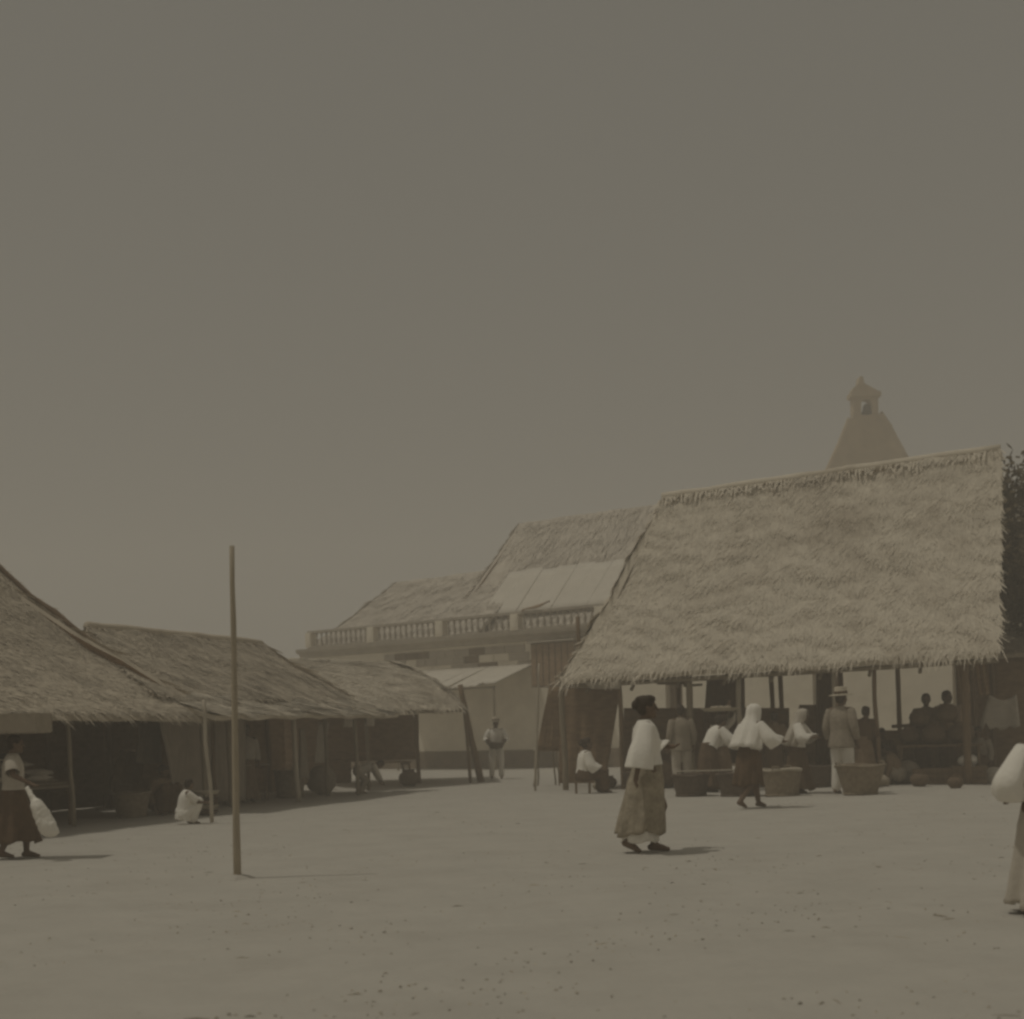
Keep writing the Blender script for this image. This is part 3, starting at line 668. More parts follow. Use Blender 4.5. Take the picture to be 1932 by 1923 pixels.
#PEOPLE
# ================================================================== PEOPLE
V = Vector
def person(label, loc, yaw, h=1.55, voxel=.012, lean=0, pelvis=None, head=(0, 0), hair='short', arms=None, legs=None,
           top='cloth_white', sleeve=('long', .07), top_len=.0, bottom=('trousers', 'cloth_white'), hem=None, hat=None, cloth_head=None, seed=0.0,
           wr=.012, shoes=None, twist=0, skin='skin', sash=None):
    k = h / 1.6
    root = thing('person', label, 'person', loc, yaw)
    pel = V(pelvis or (0, 0, .86))
    M = Matrix.Rotation(R(-lean), 3, 'X') @ Matrix.Rotation(R(twist), 3, 'Z')
    up = lambda x, y, z: pel + M @ V((x, y, z))
    waist, chest, neckb, neckt = up(0, 0, .12), up(0, .0, .33), up(0, -.01, .47), up(0, .02, .535)
    HM = M @ Matrix.Rotation(R(head[0]), 3, 'Z') @ Matrix.Rotation(R(-head[1]), 3, 'X')
    hc = neckt + HM @ V((0, .025, .085))
    sh = [up(-.165, -.005, .43), up(.165, -.005, .43)]
    arms = arms or ({}, {})
    dfa = [((-.07, -.03, -.25), (-.0, .09, -.22)), ((.07, -.03, -.25), (.0, .09, -.22))]
    el = []; wr_ = []; hd = []
    for i in (0, 1):
        a = arms[i] or dfa[i]
        if isinstance(a, dict): a = dfa[i]
        e = sh[i] + V(a[0]); w = e + V(a[1]); el.append(e); wr_.append(w); hd.append((w - e).normalized())
    hip = [pel + V((-.09, 0, -.02)), pel + V((.09, 0, -.02))]
    dfl = [((-.10, .03, .46), (-.10, -.02, .07)), ((.10, .03, .46), (.10, -.02, .07))]
    kn = []; an = []; toe = []
    for i in (0, 1):
        a = (legs[i] if legs else None) or dfl[i]
        kn.append(V(a[0])); an.append(V(a[1])); td = V(a[2]) if len(a) > 2 else V((0, .15, -.045)); toe.append(an[-1] + td)
    # ---- body: one continuous skin
    b = MB()
    b.cap(pel, waist, .105, .095); b.cap(waist, chest, .095, .11); b.cap(sh[0] * .55 + chest * .45, sh[1] * .55 + chest * .45, .085, .085); b.cap(sh[0], sh[1], .06, .06)
    b.cap(neckb, neckt, .055, .048); b.cap(neckt, hc, .047, .05)
    b.ell(hc + HM @ V((0, -.008, .028)), (.074, .092, .092), HM); b.ell(hc + HM @ V((0, .022, -.045)), (.056, .066, .062), HM)
    b.ell(hc + HM @ V((0, .072, -.085)), (.022, .018, .018), HM)
    b.cap(hc + HM @ V((0, .086, .022)), hc + HM @ V((0, .107, -.018)), .009, .014); b.ell(hc + HM @ V((0, .08, .034)), (.05, .014, .010), HM)
    b.ell(hc + HM @ V((0, .088, -.052)), (.022, .012, .009), HM); b.ell(hc + HM @ V((.042, .055, -.02)), (.022, .025, .022), HM); b.ell(hc + HM @ V((-.042, .055, -.02)), (.022, .025, .022), HM)
    for s_ in (-1, 1): b.ell(hc + HM @ V((s_ * .076, -.008, .0)), (.010, .018, .030), HM)
    for i in (0, 1):
        b.cap(sh[i], el[i], .050, .038); b.cap(el[i], wr_[i], .037, .026)
        d = hd[i]; side = d.cross(V((0, 1, 0)) if abs(d.y) < .8 else V((0, 0, 1))).normalized(); nrm = side.cross(d).normalized()
        pc = wr_[i] + d * .045
        b.cap(wr_[i], pc + d * .03, .024, .027); b.cap(pc - side * .018, pc + side * .018 + d * .02, .02, .02)
        for j, (o_, L) in enumerate(((-.030, .062), (-.010, .074), (.011, .069), (.030, .052))):
            p0 = wr_[i] + d * .075 + side * o_; p1 = p0 + d * L * .55 + nrm * .006; p2 = p1 + d * L * .4 + nrm * .022 + side * o_ * .1
            b.cap(p0, p1, .0105, .0098, 8); b.cap(p1, p2, .0098, .0085, 8)
        t0 = wr_[i] + d * .028 - side * .024; t1 = t0 + d * .03 - side * .028 + nrm * .008; t2 = t1 + d * .03 - side * .006 + nrm * .006
        b.cap(t0, t1, .013, .011, 8); b.cap(t1, t2, .011, .009, 8)
        b.cap(hip[i], kn[i], .088, .058); b.cap(kn[i], kn[i].lerp(an[i], .3) - V((0, .012, 0)), .055, .056); b.cap(kn[i].lerp(an[i], .3) - V((0, .012, 0)), an[i], .056, .036)
        td = (toe[i] - an[i]); b.cap(an[i] - td * .22 + V((0, 0, -.03)), toe[i], .034, .024); b.cap(an[i], an[i].lerp(toe[i], .7), .038, .03)
    for mb in (b,): mb.v = [(x * k, y * k, z * k) for x, y, z in mb.v]
    body = link('body', remesh(b, 'body', voxel * .8, 2), skin, root, True)
    def sc_(mb): mb.v = [(x * k, y * k, z * k) for x, y, z in mb.v]; return mb
    for s_ in (-1, 1):
        sc_(MB().ell(hc + HM @ V((s_ * .030, .083, .012)), (.011, .009, .007), HM, 10, 6)).build('eye', 'eye_dark', body, None, True)
    # ---- hair
    if hair:
        hb = MB().ell(hc + HM @ V((0, -.022, .045)), (.084, .098, .092), HM); hb.ell(hc + HM @ V((0, -.05, -.005)), (.076, .062, .07), HM)
        if hair == 'bun':
            hb.ell(hc + HM @ V((0, -.125, .035)), (.05, .042, .05), HM); hb.ell(hc + HM @ V((0, .02, .095)), (.075, .07, .045), HM); hb.ell(hc + HM @ V((0, -.07, .09)), (.06, .06, .04), HM)
        if hair == 'long':
            hb.cap(hc + HM @ V((0, -.07, -.02)), hc + HM @ V((0, -.09, -.2)), .06, .045)
        link('hair', remesh(sc_(hb), 'hair', .010, 2, .006, 22, seed), 'hair', root, True)
    def loft(rings, n, k1, amp, sd):
        """rings: (centre, axis_a, axis_b, ra, rb, fold)"""
        vs = []; fs = []
        for j, (c, A, Bx, ra, rb, f) in enumerate(rings):
            for i in range(n):
                a = 2 * math.pi * i / n; q = j / len(rings)
                w = 1 + amp * f * (math.sin(k1 * a + sd + 1.3 * q) + .7 * math.sin((k1 * 1.6 // 1) * a - 1.7 * sd + 2 * q) + .8 * noise.noise(V((math.cos(a) * 1.6 + sd, math.sin(a) * 1.6, q * 2.5))))
                vs.append(c + A * (ra * w * math.cos(a)) + Bx * (rb * w * math.sin(a)))
        for j in range(len(rings) - 1):
            for i in range(n): fs.append((j * n + i, (j + 1) * n + i, (j + 1) * n + (i + 1) % n, j * n + (i + 1) % n))
        return vs, fs
    AX, AY, AZ = M @ V((1, 0, 0)), M @ V((0, 1, 0)), M @ V((0, 0, 1))
    if cloth_head:
        HX, HY = HM @ V((1, 0, 0)), HM @ V((0, 1, 0)); rg = []
        for z, y, ra, rb, f in ((.138, -.01, .012, .012, 0), (.132, -.01, .05, .055, .1), (.10, -.012, .088, .102, .15), (.05, -.018, .102, .12, .2), (.0, -.02, .104, .122, .3), (-.06, -.03, .108, .12, .5)):
            rg.append((hc + HM @ V((0, y, z)), HX, HY, ra, rb, f))
        for z, y, ra, rb, f in ((.45, -.03, .135, .115, .6), (.40, -.03, .20, .135, .7), (.32, -.035, .235, .155, .9), (.22, -.05, .25, .165, 1.2), (.12, -.07, .255, .17, 1.5), (.04, -.09, .26, .175, 1.8)):
            rg.append((up(0, y, z), AX, AY, ra, rb, f))
        vs, fs = loft(rg, 48, 7, .055, seed + 3)
        fs = [q for q in fs if not (2 * 48 <= q[0] < 6 * 48 and 7 <= q[0] % 48 <= 16)]
        o = sc_(MB().add(vs, fs)).build('headcloth', cloth_head, root, None, True); md = o.modifiers.new('thickness', 'SOLIDIFY'); md.thickness = .008; md.offset = 1
    if hat:
        o_ = hc + HM @ V((0, -.01, .075))
        hm = MB().lathe([(.0, .115), (.085, .112), (.095, .095), (.100, .0), (.185, -.012), (.187, -.022), (.10, -.012), (.09, .0)], n=28)
        hm.v = [tuple((o_ + HM @ V(p)) * k) for p in hm.v]; ho = hm.build('hat', hat, root, None, True)
        bm_ = MB().lathe([(.100, .004), (.1035, .006), (.1015, .045), (.097, .047)], n=28); bm_.v = [tuple((o_ + HM @ V(p)) * k) for p in bm_.v]; bm_.build('hat_band', 'cloth_dark', ho, None, True)
    # ---- upper garment
    if top:
        kind, sr = sleeve; t = MB(); loose = wr / .012
        spec = [(.505, .062, .056, .1), (.475, .10, .075, .2), (.445, .165, .092, .25), (.39, .192, .118, .4), (.31, .188, .135, .7), (.21, .178, .130, .9), (.12, .172, .126, 1.0), (.03, .188, .142, 1.3)]
        if top_len: spec += [(-.05, .20, .152, 1.4), (-.02 - top_len, .21, .158, 1.6)]
        rg = [((up(0, .004, z) if z > 0 else pel + V((0, 0, z)) + (up(0, 0, .03) - pel - V((0, 0, .03)))), AX, AY, ra, rb, f) for z, ra, rb, f in spec]
        t.add(*loft(rg, 44, 6, .018 * loose, seed))
        for i in (0, 1):
            d1 = (el[i] - sh[i]).normalized(); d2 = hd[i]; rg = []
            if kind == 'long': path = [(sh[i] - d1 * .03, .072), (sh[i].lerp(el[i], .3), sr + .012), (sh[i].lerp(el[i], .75), sr * .95), (el[i], sr * .92), (el[i].lerp(wr_[i], .35), sr * .86), (el[i].lerp(wr_[i], .85), sr * .72)]
            elif kind == 'bell': path = [(sh[i] - d1 * .03, .078), (sh[i].lerp(el[i], .3), sr * .80), (sh[i].lerp(el[i], .7), sr * .96), (el[i], sr * 1.05), (el[i].lerp(wr_[i], .3), sr * 1.12), (el[i].lerp(wr_[i], .6), sr * 1.2)]
            else: path = [(sh[i] - d1 * .03, .075), (sh[i].lerp(el[i], .4), sr), (sh[i].lerp(el[i], .9), sr * 1.05)]
            for j, (c, ra) in enumerate(path):
                d = d1 if j < 3 else (d1 + d2).normalized() if j == 3 else d2
                if kind == 'bell': d = (d + V((0, 0, -.9)) * (j / 5)).normalized(); c = c + V((0, 0, -ra * .35 * j / 5))
                A = d.cross(V((0, 1, 0)) if abs(d.y) < .85 else V((0, 0, 1))).normalized(); Bx = d.cross(A).normalized()
                rg.append((c, A, Bx, ra * (.86 if kind == 'bell' else 1), ra * (1.08 if kind == 'bell' else 1), .3 + .25 * j))
            t.add(*loft(rg, 26, 5, .022 * loose, seed + i * 2.3))
        o = sc_(t).build('blouse' if bottom[0] != 'trousers' else 'jacket', top, root, None, True); md = o.modifiers.new('thickness', 'SOLIDIFY'); md.thickness = .007; md.offset = 1
        sb = o.modifiers.new('smooth', 'SUBSURF'); sb.levels = sb.render_levels = 1
    # ---- lower garment
    if bottom[0] == 'trousers':
        t = MB(); t.cap(pel + V((-.05, 0, .04)), pel + V((.05, 0, .04)), .115, .115)
        for i in (0, 1):
            t.cap(hip[i], kn[i], .11, .088); t.cap(kn[i], kn[i].lerp(an[i], .9), .086, .072)
        link('trousers', remesh(sc_(t), 'trousers', voxel, 3, wr * .8, 9, seed + 5, (1, 1, .5)), bottom[1], root, True)
    elif bottom[0] == 'lap':
        t = MB(); t.cap(pel + V((-.06, 0, .04)), pel + V((.06, 0, .04)), .14, .14)
        for i in (0, 1): t.cap(hip[i], kn[i], .13, .11); t.cap(kn[i], kn[i].lerp(an[i], .85), .11, .10)
        t.cap((hip[0] + hip[1]) / 2, (kn[0] + kn[1]) / 2, .13, .10); t.cap((kn[0] + kn[1]) / 2, (an[0] + an[1]) / 2 + V((0, 0, .06)), .10, .10)
        link('skirt', remesh(sc_(t), 'skirt', voxel, 3, .018, 8, seed + 5), bottom[1], root, True)
    else:
        hz, hcx, hcy, rx, ry = hem or (.16, 0, 0, .27, .26)
        t = MB(); n = 56; rows = 22; c0 = pel + V((0, 0, .13)); vs = []; fs = []
        for j in range(rows + 1):
            q = j / rows; c = V((c0.x + (hcx - c0.x) * q ** 1.3, c0.y + (hcy - c0.y) * q ** 1.3, c0.z + (hz - c0.z) * q))
            sm = min(1, q * 3.2); ax = .135 + (.195 - .135) * sm; ay = .125 + (.185 - .125) * sm
            f = max(0, (q - .25) / .75) ** 1.2; ax += (rx - .195) * f; ay += (ry - .185) * f
            for i in range(n):
                a = 2 * math.pi * i / n
                w = 1 + (.02 + .20 * f) * (math.sin(7 * a + seed + 1.6 * q) + .6 * math.sin(11 * a + 2.1 * seed - q)) * .6 + .05 * f * noise.noise(V((math.cos(a) * 2 + seed, math.sin(a) * 2, q * 3)))
                vs.append(V((c.x + ax * w * math.cos(a), c.y + ay * w * math.sin(a), c.z + (.02 * math.sin(3 * a + seed) + .012 * math.sin(8 * a)) * f)))
        for j in range(rows):
            for i in range(n): fs.append((j * n + i, (j + 1) * n + i, (j + 1) * n + (i + 1) % n, j * n + (i + 1) % n))
        t.add(vs, fs); o = sc_(t).build('skirt', bottom[1], root, None, True)
        md = o.modifiers.new('thickness', 'SOLIDIFY'); md.thickness = .008
        if sash:   # paler underskirt showing under the hem
            t = MB(); vs = []; fs = []
            for j in range(6):
                q = j / 5
                for i in range(n):
                    a = 2 * math.pi * i / n; w = .80 + .05 * math.sin(9 * a + seed) * q
                    vs.append(V((hcx + rx * w * math.cos(a), hcy + ry * w * math.sin(a), hz + .10 - (.10 + .085) * q + .012 * math.sin(5 * a))))
            for j in range(5):
                for i in range(n): fs.append((j * n + i, (j + 1) * n + i, (j + 1) * n + (i + 1) % n, j * n + (i + 1) % n))
            o = sc_(t.add(vs, fs)).build('underskirt', sash, root, None, True); md = o.modifiers.new('thickness', 'SOLIDIFY'); md.thickness = .006
    return root

RIGHT, LEFT, AWAY, TOWARD = R(-90), R(90), 0.0, R(180)
SQUAT = dict(pelvis=(0, -.08, .22), legs=(((-.17, .28, .50), (-.13, .12, .07)), ((.17, .28, .50), (.13, .12, .07))))
SIT = dict(pelvis=(0, 0, .42), legs=(((-.12, .42, .48), (-.12, .42, .07)), ((.12, .42, .48), (.12, .42, .07))))

# walking woman in the middle of the square
person('woman walking across the sand in white wide-sleeved blouse and long printed skirt', G(1218, 1606), R(-84), 1.50, .009, lean=-4, pelvis=(0, .05, .86), hair='bun', head=(-4, 4),
       arms=(((-.12, .14, -.21), (.03, .14, .0)), ((.11, -.09, -.24), (.02, -.05, -.22))), legs=(((-.08, .20, .47), (-.07, .10, .07)), ((.08, .06, .46), (.08, -.20, .12), (0, .12, -.09))),
       top='cloth_white', sleeve=('bell', .115), bottom=('skirt', 'skirt_print'), hem=(.20, .01, -.06, .20, .24), sash='cloth_white', seed=1.2, wr=.024)
# veiled woman
person('woman with long white headcloth and dark skirt striding barefoot past the baskets', G(1415, 1524), R(-50), 1.52, .011, lean=12, hair=None, cloth_head='cloth_white', head=(0, -8),
       arms=(((-.12, .08, -.22), (.0, .2, -.06)), ((.16, .04, -.2), (.04, .2, -.05))), legs=(((-.09, .24, .46), (-.08, .30, .07)), ((.09, .0, .46), (.09, -.33, .12), (0, .13, -.08))),
       top='cloth_white', sleeve=('bell', .12), bottom=('skirt', 'cloth_dark'), hem=(.36, 0, -.02, .20, .27), seed=2.2, wr=.026)
# stooping woman in white blouse with dark skirt
person('stooping woman in white blouse and dark skirt behind the baskets', G(1338, 1494), R(-62), 1.50, .012, lean=30, hair='bun', head=(0, -10), arms=(((-.06, .16, -.2), (.0, .2, -.02)), ((.12, .12, -.2), (.02, .2, .0))),
       top='cloth_white', sleeve=('bell', .12), bottom=('skirt', 'cloth_dark'), hem=(.08, 0, 0, .26, .26), seed=3.1, wr=.02)
o = person('woman in pale blouse carrying a flat tray on her head behind the stooping woman', G(1362, 1490), R(-150), 1.50, .012, hair='bun', arms=(((-.12, .02, .16), (.04, .0, .24)), None),
       top='cloth_pale', sleeve=('bell', .10), bottom=('skirt', 'cloth_brown'), hem=(.08, 0, 0, .25, .25), seed=4.4, wr=.018)
# jacket man
person('man in plain tan jacket and pale trousers standing with his back to the square', G(1288, 1492), R(8), 1.64, .012, hair='short', top='cloth_tan', sleeve=('long', .07), top_len=.1, bottom=('trousers', 'cloth_pale'), seed=5.3)
# scarf woman
person('woman in pale headscarf and white blouse standing behind the middle baskets', G(1506, 1495), R(-115), 1.50, .012, lean=8, hair=None, cloth_head='cloth_pale', top='cloth_white', sleeve=('bell', .11),
       arms=(((-.1, .1, -.2), (.08, .16, -.02)), ((.1, .1, -.2), (-.08, .16, -.02))), bottom=('skirt', 'cloth_dark'), hem=(.08, 0, 0, .27, .27), seed=6.6, wr=.018)
# hat man
person('man in straw hat, patterned pale jacket and white trousers standing behind the largest basket', G(1590, 1495), R(-38), 1.80, .012, hair='short', hat='straw', head=(-10, -4), top='jacket_weave', sleeve=('long', .072), top_len=.12,
       bottom=('trousers', 'cloth_white'), seed=7.7)
# dark figures in the shade
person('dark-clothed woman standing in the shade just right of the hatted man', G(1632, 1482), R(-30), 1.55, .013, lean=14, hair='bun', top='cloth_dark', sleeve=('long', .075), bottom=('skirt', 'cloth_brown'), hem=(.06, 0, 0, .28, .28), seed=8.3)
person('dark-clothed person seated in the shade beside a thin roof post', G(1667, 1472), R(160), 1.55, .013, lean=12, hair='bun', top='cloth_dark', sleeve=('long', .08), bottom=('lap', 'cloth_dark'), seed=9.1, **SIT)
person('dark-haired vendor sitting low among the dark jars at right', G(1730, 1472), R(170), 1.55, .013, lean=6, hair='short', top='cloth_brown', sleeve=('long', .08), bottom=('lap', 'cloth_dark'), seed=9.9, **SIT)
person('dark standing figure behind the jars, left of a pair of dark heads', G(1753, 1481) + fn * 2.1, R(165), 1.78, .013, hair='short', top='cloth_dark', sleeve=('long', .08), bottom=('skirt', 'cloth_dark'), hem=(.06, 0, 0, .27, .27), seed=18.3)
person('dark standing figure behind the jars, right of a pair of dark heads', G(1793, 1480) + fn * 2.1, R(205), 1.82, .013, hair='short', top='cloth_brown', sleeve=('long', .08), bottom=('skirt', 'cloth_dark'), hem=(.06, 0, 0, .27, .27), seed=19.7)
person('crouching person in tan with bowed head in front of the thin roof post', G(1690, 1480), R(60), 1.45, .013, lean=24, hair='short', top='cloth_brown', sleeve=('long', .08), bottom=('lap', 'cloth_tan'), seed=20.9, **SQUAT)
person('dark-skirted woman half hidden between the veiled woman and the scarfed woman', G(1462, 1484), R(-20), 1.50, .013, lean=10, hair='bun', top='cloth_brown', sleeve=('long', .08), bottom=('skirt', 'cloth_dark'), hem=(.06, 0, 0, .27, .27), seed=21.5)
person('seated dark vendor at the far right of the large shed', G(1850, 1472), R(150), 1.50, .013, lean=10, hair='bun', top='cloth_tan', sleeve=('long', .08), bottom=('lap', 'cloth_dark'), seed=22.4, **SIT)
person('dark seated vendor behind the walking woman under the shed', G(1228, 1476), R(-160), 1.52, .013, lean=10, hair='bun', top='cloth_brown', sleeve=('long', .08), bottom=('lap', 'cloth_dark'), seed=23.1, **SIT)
person('shadowy seated vendor behind the slatted table in the nearest left shed', lp(21.6, 2.0), R(-80), 1.50, .013, lean=8, hair='bun', top='cloth_tan', sleeve=('long', .08), bottom=('lap', 'cloth_dark'), seed=24.6, **SIT)
# seated woman at the left end of the shed
person('seated woman in white blouse working at the left end of the large shed', G(1100, 1496), R(-75), 1.56, .012, lean=8, hair='bun', head=(0, -15), arms=(((-.06, .14, -.2), (.03, .2, -.05)), ((.08, .05, -.22), (.0, .2, -.08))),
       top='cloth_white', sleeve=('bell', .10), bottom=('lap', 'cloth_dark'), seed=10.5, wr=.018, pelvis=(0, 0, .36), legs=(((-.12, .40, .44), (-.12, .40, .07)), ((.12, .40, .44), (.12, .40, .07))))
# far man carrying a basket
person('distant man in white carrying a round basket before the whitewashed wall', G(938, 1469), TOWARD, 1.60, .014, hair='short', hat='straw', arms=(((-.12, .05, -.24), (.07, .2, -.02)), ((.12, .05, -.24), (-.07, .2, -.02))),
       top='cloth_white', sleeve=('long', .08), bottom=('trousers', 'cloth_white'), legs=(((-.12, .06, .46), (-.12, .08, .07)), ((.12, .0, .46), (.14, -.1, .07))), seed=11.4)
# left-edge carrier
person('young carrier at left edge balancing a long tray on the head', G(28, 1618), R(-75), 1.30, .011, hair='short', head=(0, 2), arms=(((-.08, -.03, -.26), (.02, .08, -.22)), ((.16, .03, -.20), (.02, .19, -.10))),
       legs=(((-.09, .16, .47), (-.08, .14, .07)), ((.09, .02, .46), (.09, -.17, .09))), top='cloth_pale', sleeve=('short', .09), bottom=('skirt', 'cloth_dark'), hem=(.22, 0, .0, .27, .30), seed=12.8, wr=.018)
# squatting child vendor
person('small squatting vendor in white with back turned beside stacked trays', G(352, 1553), R(-62), 1.12, .010, lean=12, hair='short', head=(20, -8), top='cloth_white', sleeve=('short', .08), top_len=.12, bottom=('lap', 'cloth_white'), seed=13.3, wr=.015,
       arms=(((-.02, .2, -.18), (.06, .18, -.02)), ((.02, .2, -.18), (-.06, .18, -.02))), pelvis=(0, -.08, .22), legs=(((-.08, .24, .46), (-.08, .10, .07)), ((.08, .24, .46), (.08, .10, .07))))
person('dark seated figure in the shade behind the squatting white-clad vendor', G(303, 1536), R(-120), 1.40, .013, lean=14, hair='bun', top='cloth_brown', sleeve=('long', .08), bottom=('lap', 'cloth_dark'), seed=14.1, **SQUAT)
# stooping person under the far left shed
person('stooping person in pale clothes next to the far table', G(682, 1497), R(-75), 1.30, .013, lean=72, pelvis=(0, -.1, .60), hair='short', arms=(((-.04, .1, -.22), (.0, .1, -.2)), ((.04, .1, -.22), (.0, .1, -.2))),
       legs=(((-.1, .12, .36), (-.1, -.08, .07)), ((.1, .1, .36), (.1, -.02, .07))), top='cloth_pale', sleeve=('long', .075), bottom=('trousers', 'cloth_tan'), seed=15.2)
# standing figure in the dark of shed 2
person('person in pale shirt standing half hidden behind the tall pole in the middle shed', lp(27.4, .9), R(-150), 1.50, .013, hair='short', top='cloth_pale', sleeve=('long', .08), bottom=('skirt', 'cloth_brown'), hem=(.08, 0, 0, .25, .25), seed=16.6)
# right edge
person('young person in white blouse and pale skirt standing at the right edge', G(1972, 1716), R(12), 1.24, .009, hair='bun', arms=(((-.17, -.05, -.22), (.10, .14, -.12)), ((.17, -.05, -.22), (-.10, .14, -.12))),
       top='cloth_white', sleeve=('bell', .115), bottom=('skirt', 'cloth_pale'), hem=(.08, 0, 0, .30, .27), seed=17.9, wr=.018)

# ================================================================== GOODS
def basket(label, loc, rt, rb, h, m, rz=0.0, tilt=None, handles=True, rim_m=None):
    o = thing('basket', label, 'basket', loc, rz, 'woven baskets on the market ground')
    n = 80; rows = 26; prof = []
    def weave(t, z): return 1 + .012 * math.sin(20 * t + (math.pi if int(z / h * 13 + .5) % 2 else 0)) + .02 * noise.noise(V((math.cos(t) * 1.4, math.sin(t) * 1.4, z * 3 + rt)))
    prof = [(.001, .012), (rb * .95, .012)] + [(rb + (rt - rb) * (i / rows) ** .85, h * i / rows) for i in range(rows + 1)]
    prof += [(rt - .03 - (rt - rb) * (i / 6) ** 1.1, h - (h - .04) * i / 6) for i in range(7)] + [(.001, .05)]
    MB().lathe(prof, n=n, fn=weave).build('wicker_wall', m, o, None, True)
    ring = [V((rt * 1.01 * math.cos(a), rt * 1.01 * math.sin(a), h + .012 * math.sin(3 * a + rt * 9))) for a in [2 * math.pi * i / 40 for i in range(41)]]
    MB().tube(ring, .022, 8).build('rim', rim_m or m, o, None, True)
    MB().tube([V((p.x * (rb / rt) * 1.06, p.y * (rb / rt) * 1.06, .03)) for p in ring], .018, 6).build('foot_ring', m, o, None, True)
    if handles:
        for a in (0, math.pi):
            c = V((math.cos(a), math.sin(a), 0)); s_ = V((-c.y, c.x, 0))
            MB().tube([c * rt + s_ * .07 + V((0, 0, h - .02)), c * (rt + .02) + s_ * .055 + V((0, 0, h + .06)), c * (rt + .02) - s_ * .055 + V((0, 0, h + .06)), c * rt - s_ * .07 + V((0, 0, h - .02))], .012, 6).build('handle', m, o, None, True)
    return o
basket('largest flaring woven basket standing alone in the sun by the man in the hat', G(1624, 1498), .41, .26, .50, 'wicker', .3)
basket('brown woven basket left of the largest one, with pale rim', G(1476, 1500), .33, .27, .46, 'wicker', 1.1, rim_m='bamboo_pale')
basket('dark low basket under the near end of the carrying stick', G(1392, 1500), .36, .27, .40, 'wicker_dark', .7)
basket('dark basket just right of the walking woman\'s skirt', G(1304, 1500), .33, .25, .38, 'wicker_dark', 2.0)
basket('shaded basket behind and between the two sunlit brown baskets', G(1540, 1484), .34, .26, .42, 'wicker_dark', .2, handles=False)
# stick across the two dark baskets
a_, b_ = G(1304, 1500), G(1392, 1500)
MB().tube(wob(V((a_.x - .25, a_.y - .12, .425)), V((b_.x + .35, b_.y - .12, .438)), 6, .01, 5), .014, 8).build('carrying_stick', 'bamboo_pale', None, None, True)
tag(bpy.data.objects['carrying_stick'], 'thin pale carrying stick laid across the two dark baskets', 'stick')
# small basket held by the far man
p = G(938, 1469); basket_ = basket('small round basket held at the waist by the distant man in white', (p.x, p.y - .30, .80), .24, .15, .16, 'wicker_dark', handles=False)
# tray on the woman's head, tray of the left carrier
p = G(1362, 1490)
tr_ = thing('tray', 'flat woven tray of goods on a woman\'s head behind the baskets', 'tray', (p.x, p.y, 1.50))
MB().lathe([(.001, 0), (.28, 0), (.36, .05), (.37, .06), (.35, .055), (.27, .02), (.001, .02)], n=32).build('pan', 'straw', tr_, None, True)
for k in range(9):
    a = k * 2.4; MB().ell((.2 * math.cos(a) * (k / 9) ** .5, .2 * math.sin(a) * (k / 9) ** .5, .06), (.06, .05, .045)).build('fruit', 'produce', tr_, None, True)
p = G(28, 1618)
tw = thing('wooden_tray', 'long pale wooden tray carried on the head at the left edge', 'tray', (p.x - .12, p.y, 1.30), R(-4))
MB().box((0, 0, .012), .92, .42, .024).build('bottom', 'cloth_tan', tw)
for s_ in (-1, 1):
    MB().box((0, s_ * .212, .11), .95, .02, .20).build('side_board', 'cloth_tan', tw); MB().box((s_ * .463, 0, .11), .02, .40, .20).build('end_board', 'cloth_tan', tw)
sheet('cloth_cover', [(-.44, -.19, .20), (.44, -.19, .205), (.44, .19, .20), (-.44, .19, .215)], 'cloth_pale', tw, (0, 0, 0), wave=.02, waves=3, thick=.01)
# white bundle carried low
bp_ = P(82, 1543, G(60, 1620).y - .15)
bm_ = MB(); d_ = (P(98, 1574, bp_.y) - P(66, 1512, bp_.y)) / 2
bm_.cap(bp_ - d_ * .75, bp_ + d_ * .55, .075, .10); bm_.ell(bp_ + d_ * .8, (.09, .08, .07)); bm_.cap(bp_ - d_ * .8, bp_ - d_ * 1.5 + V((-.05, .05, .04)), .045, .03)
me = remesh(bm_, 'cloth_bundle', .01, 3, .02, 9, 3.3); o = link('cloth_bundle', me, 'cloth_white', None, True)
tag(o, 'long white cloth bundle hanging from the arm of the left carrier', 'bundle')
# headcloth of the left carrier trailing on the shoulder
# table with produce in shed 1
def table(label, loc, rz, L, Wd, H, m='old_wood', top_m=None, legs=4, planks=5, step=0.0):
    o = thing('table', label, 'table', loc, rz)
    for k in range(planks): MB().box((0, -Wd / 2 + Wd * (k + .5) / planks, H + step * k), L * (1 + .02 * math.sin(k * 3)), Wd / planks - .012, .03).build('plank', top_m or m, o)
    for sx in (-1, 1):
        for sy in (-1, 1): pole((sx * (L / 2 - .06), sy * (Wd / 2 - .06), 0), (sx * (L / 2 - .08), sy * (Wd / 2 - .06), H - .016), .028, m, o, 'leg')
        MB().box((sx * (L / 2 - .08), 0, H - .045), .05, Wd * .95, .05).build('bearer', m, o)
    return o
rzl = math.atan2(ld.y, ld.x)
c = lp(19.3, 1.0); t1 = table('long slatted table of laid-out goods in the nearest left shed', (c.x, c.y, 0), rzl, 4.2, 1.1, .58, planks=8, step=.045, top_m='bamboo')
r = random.Random(5)
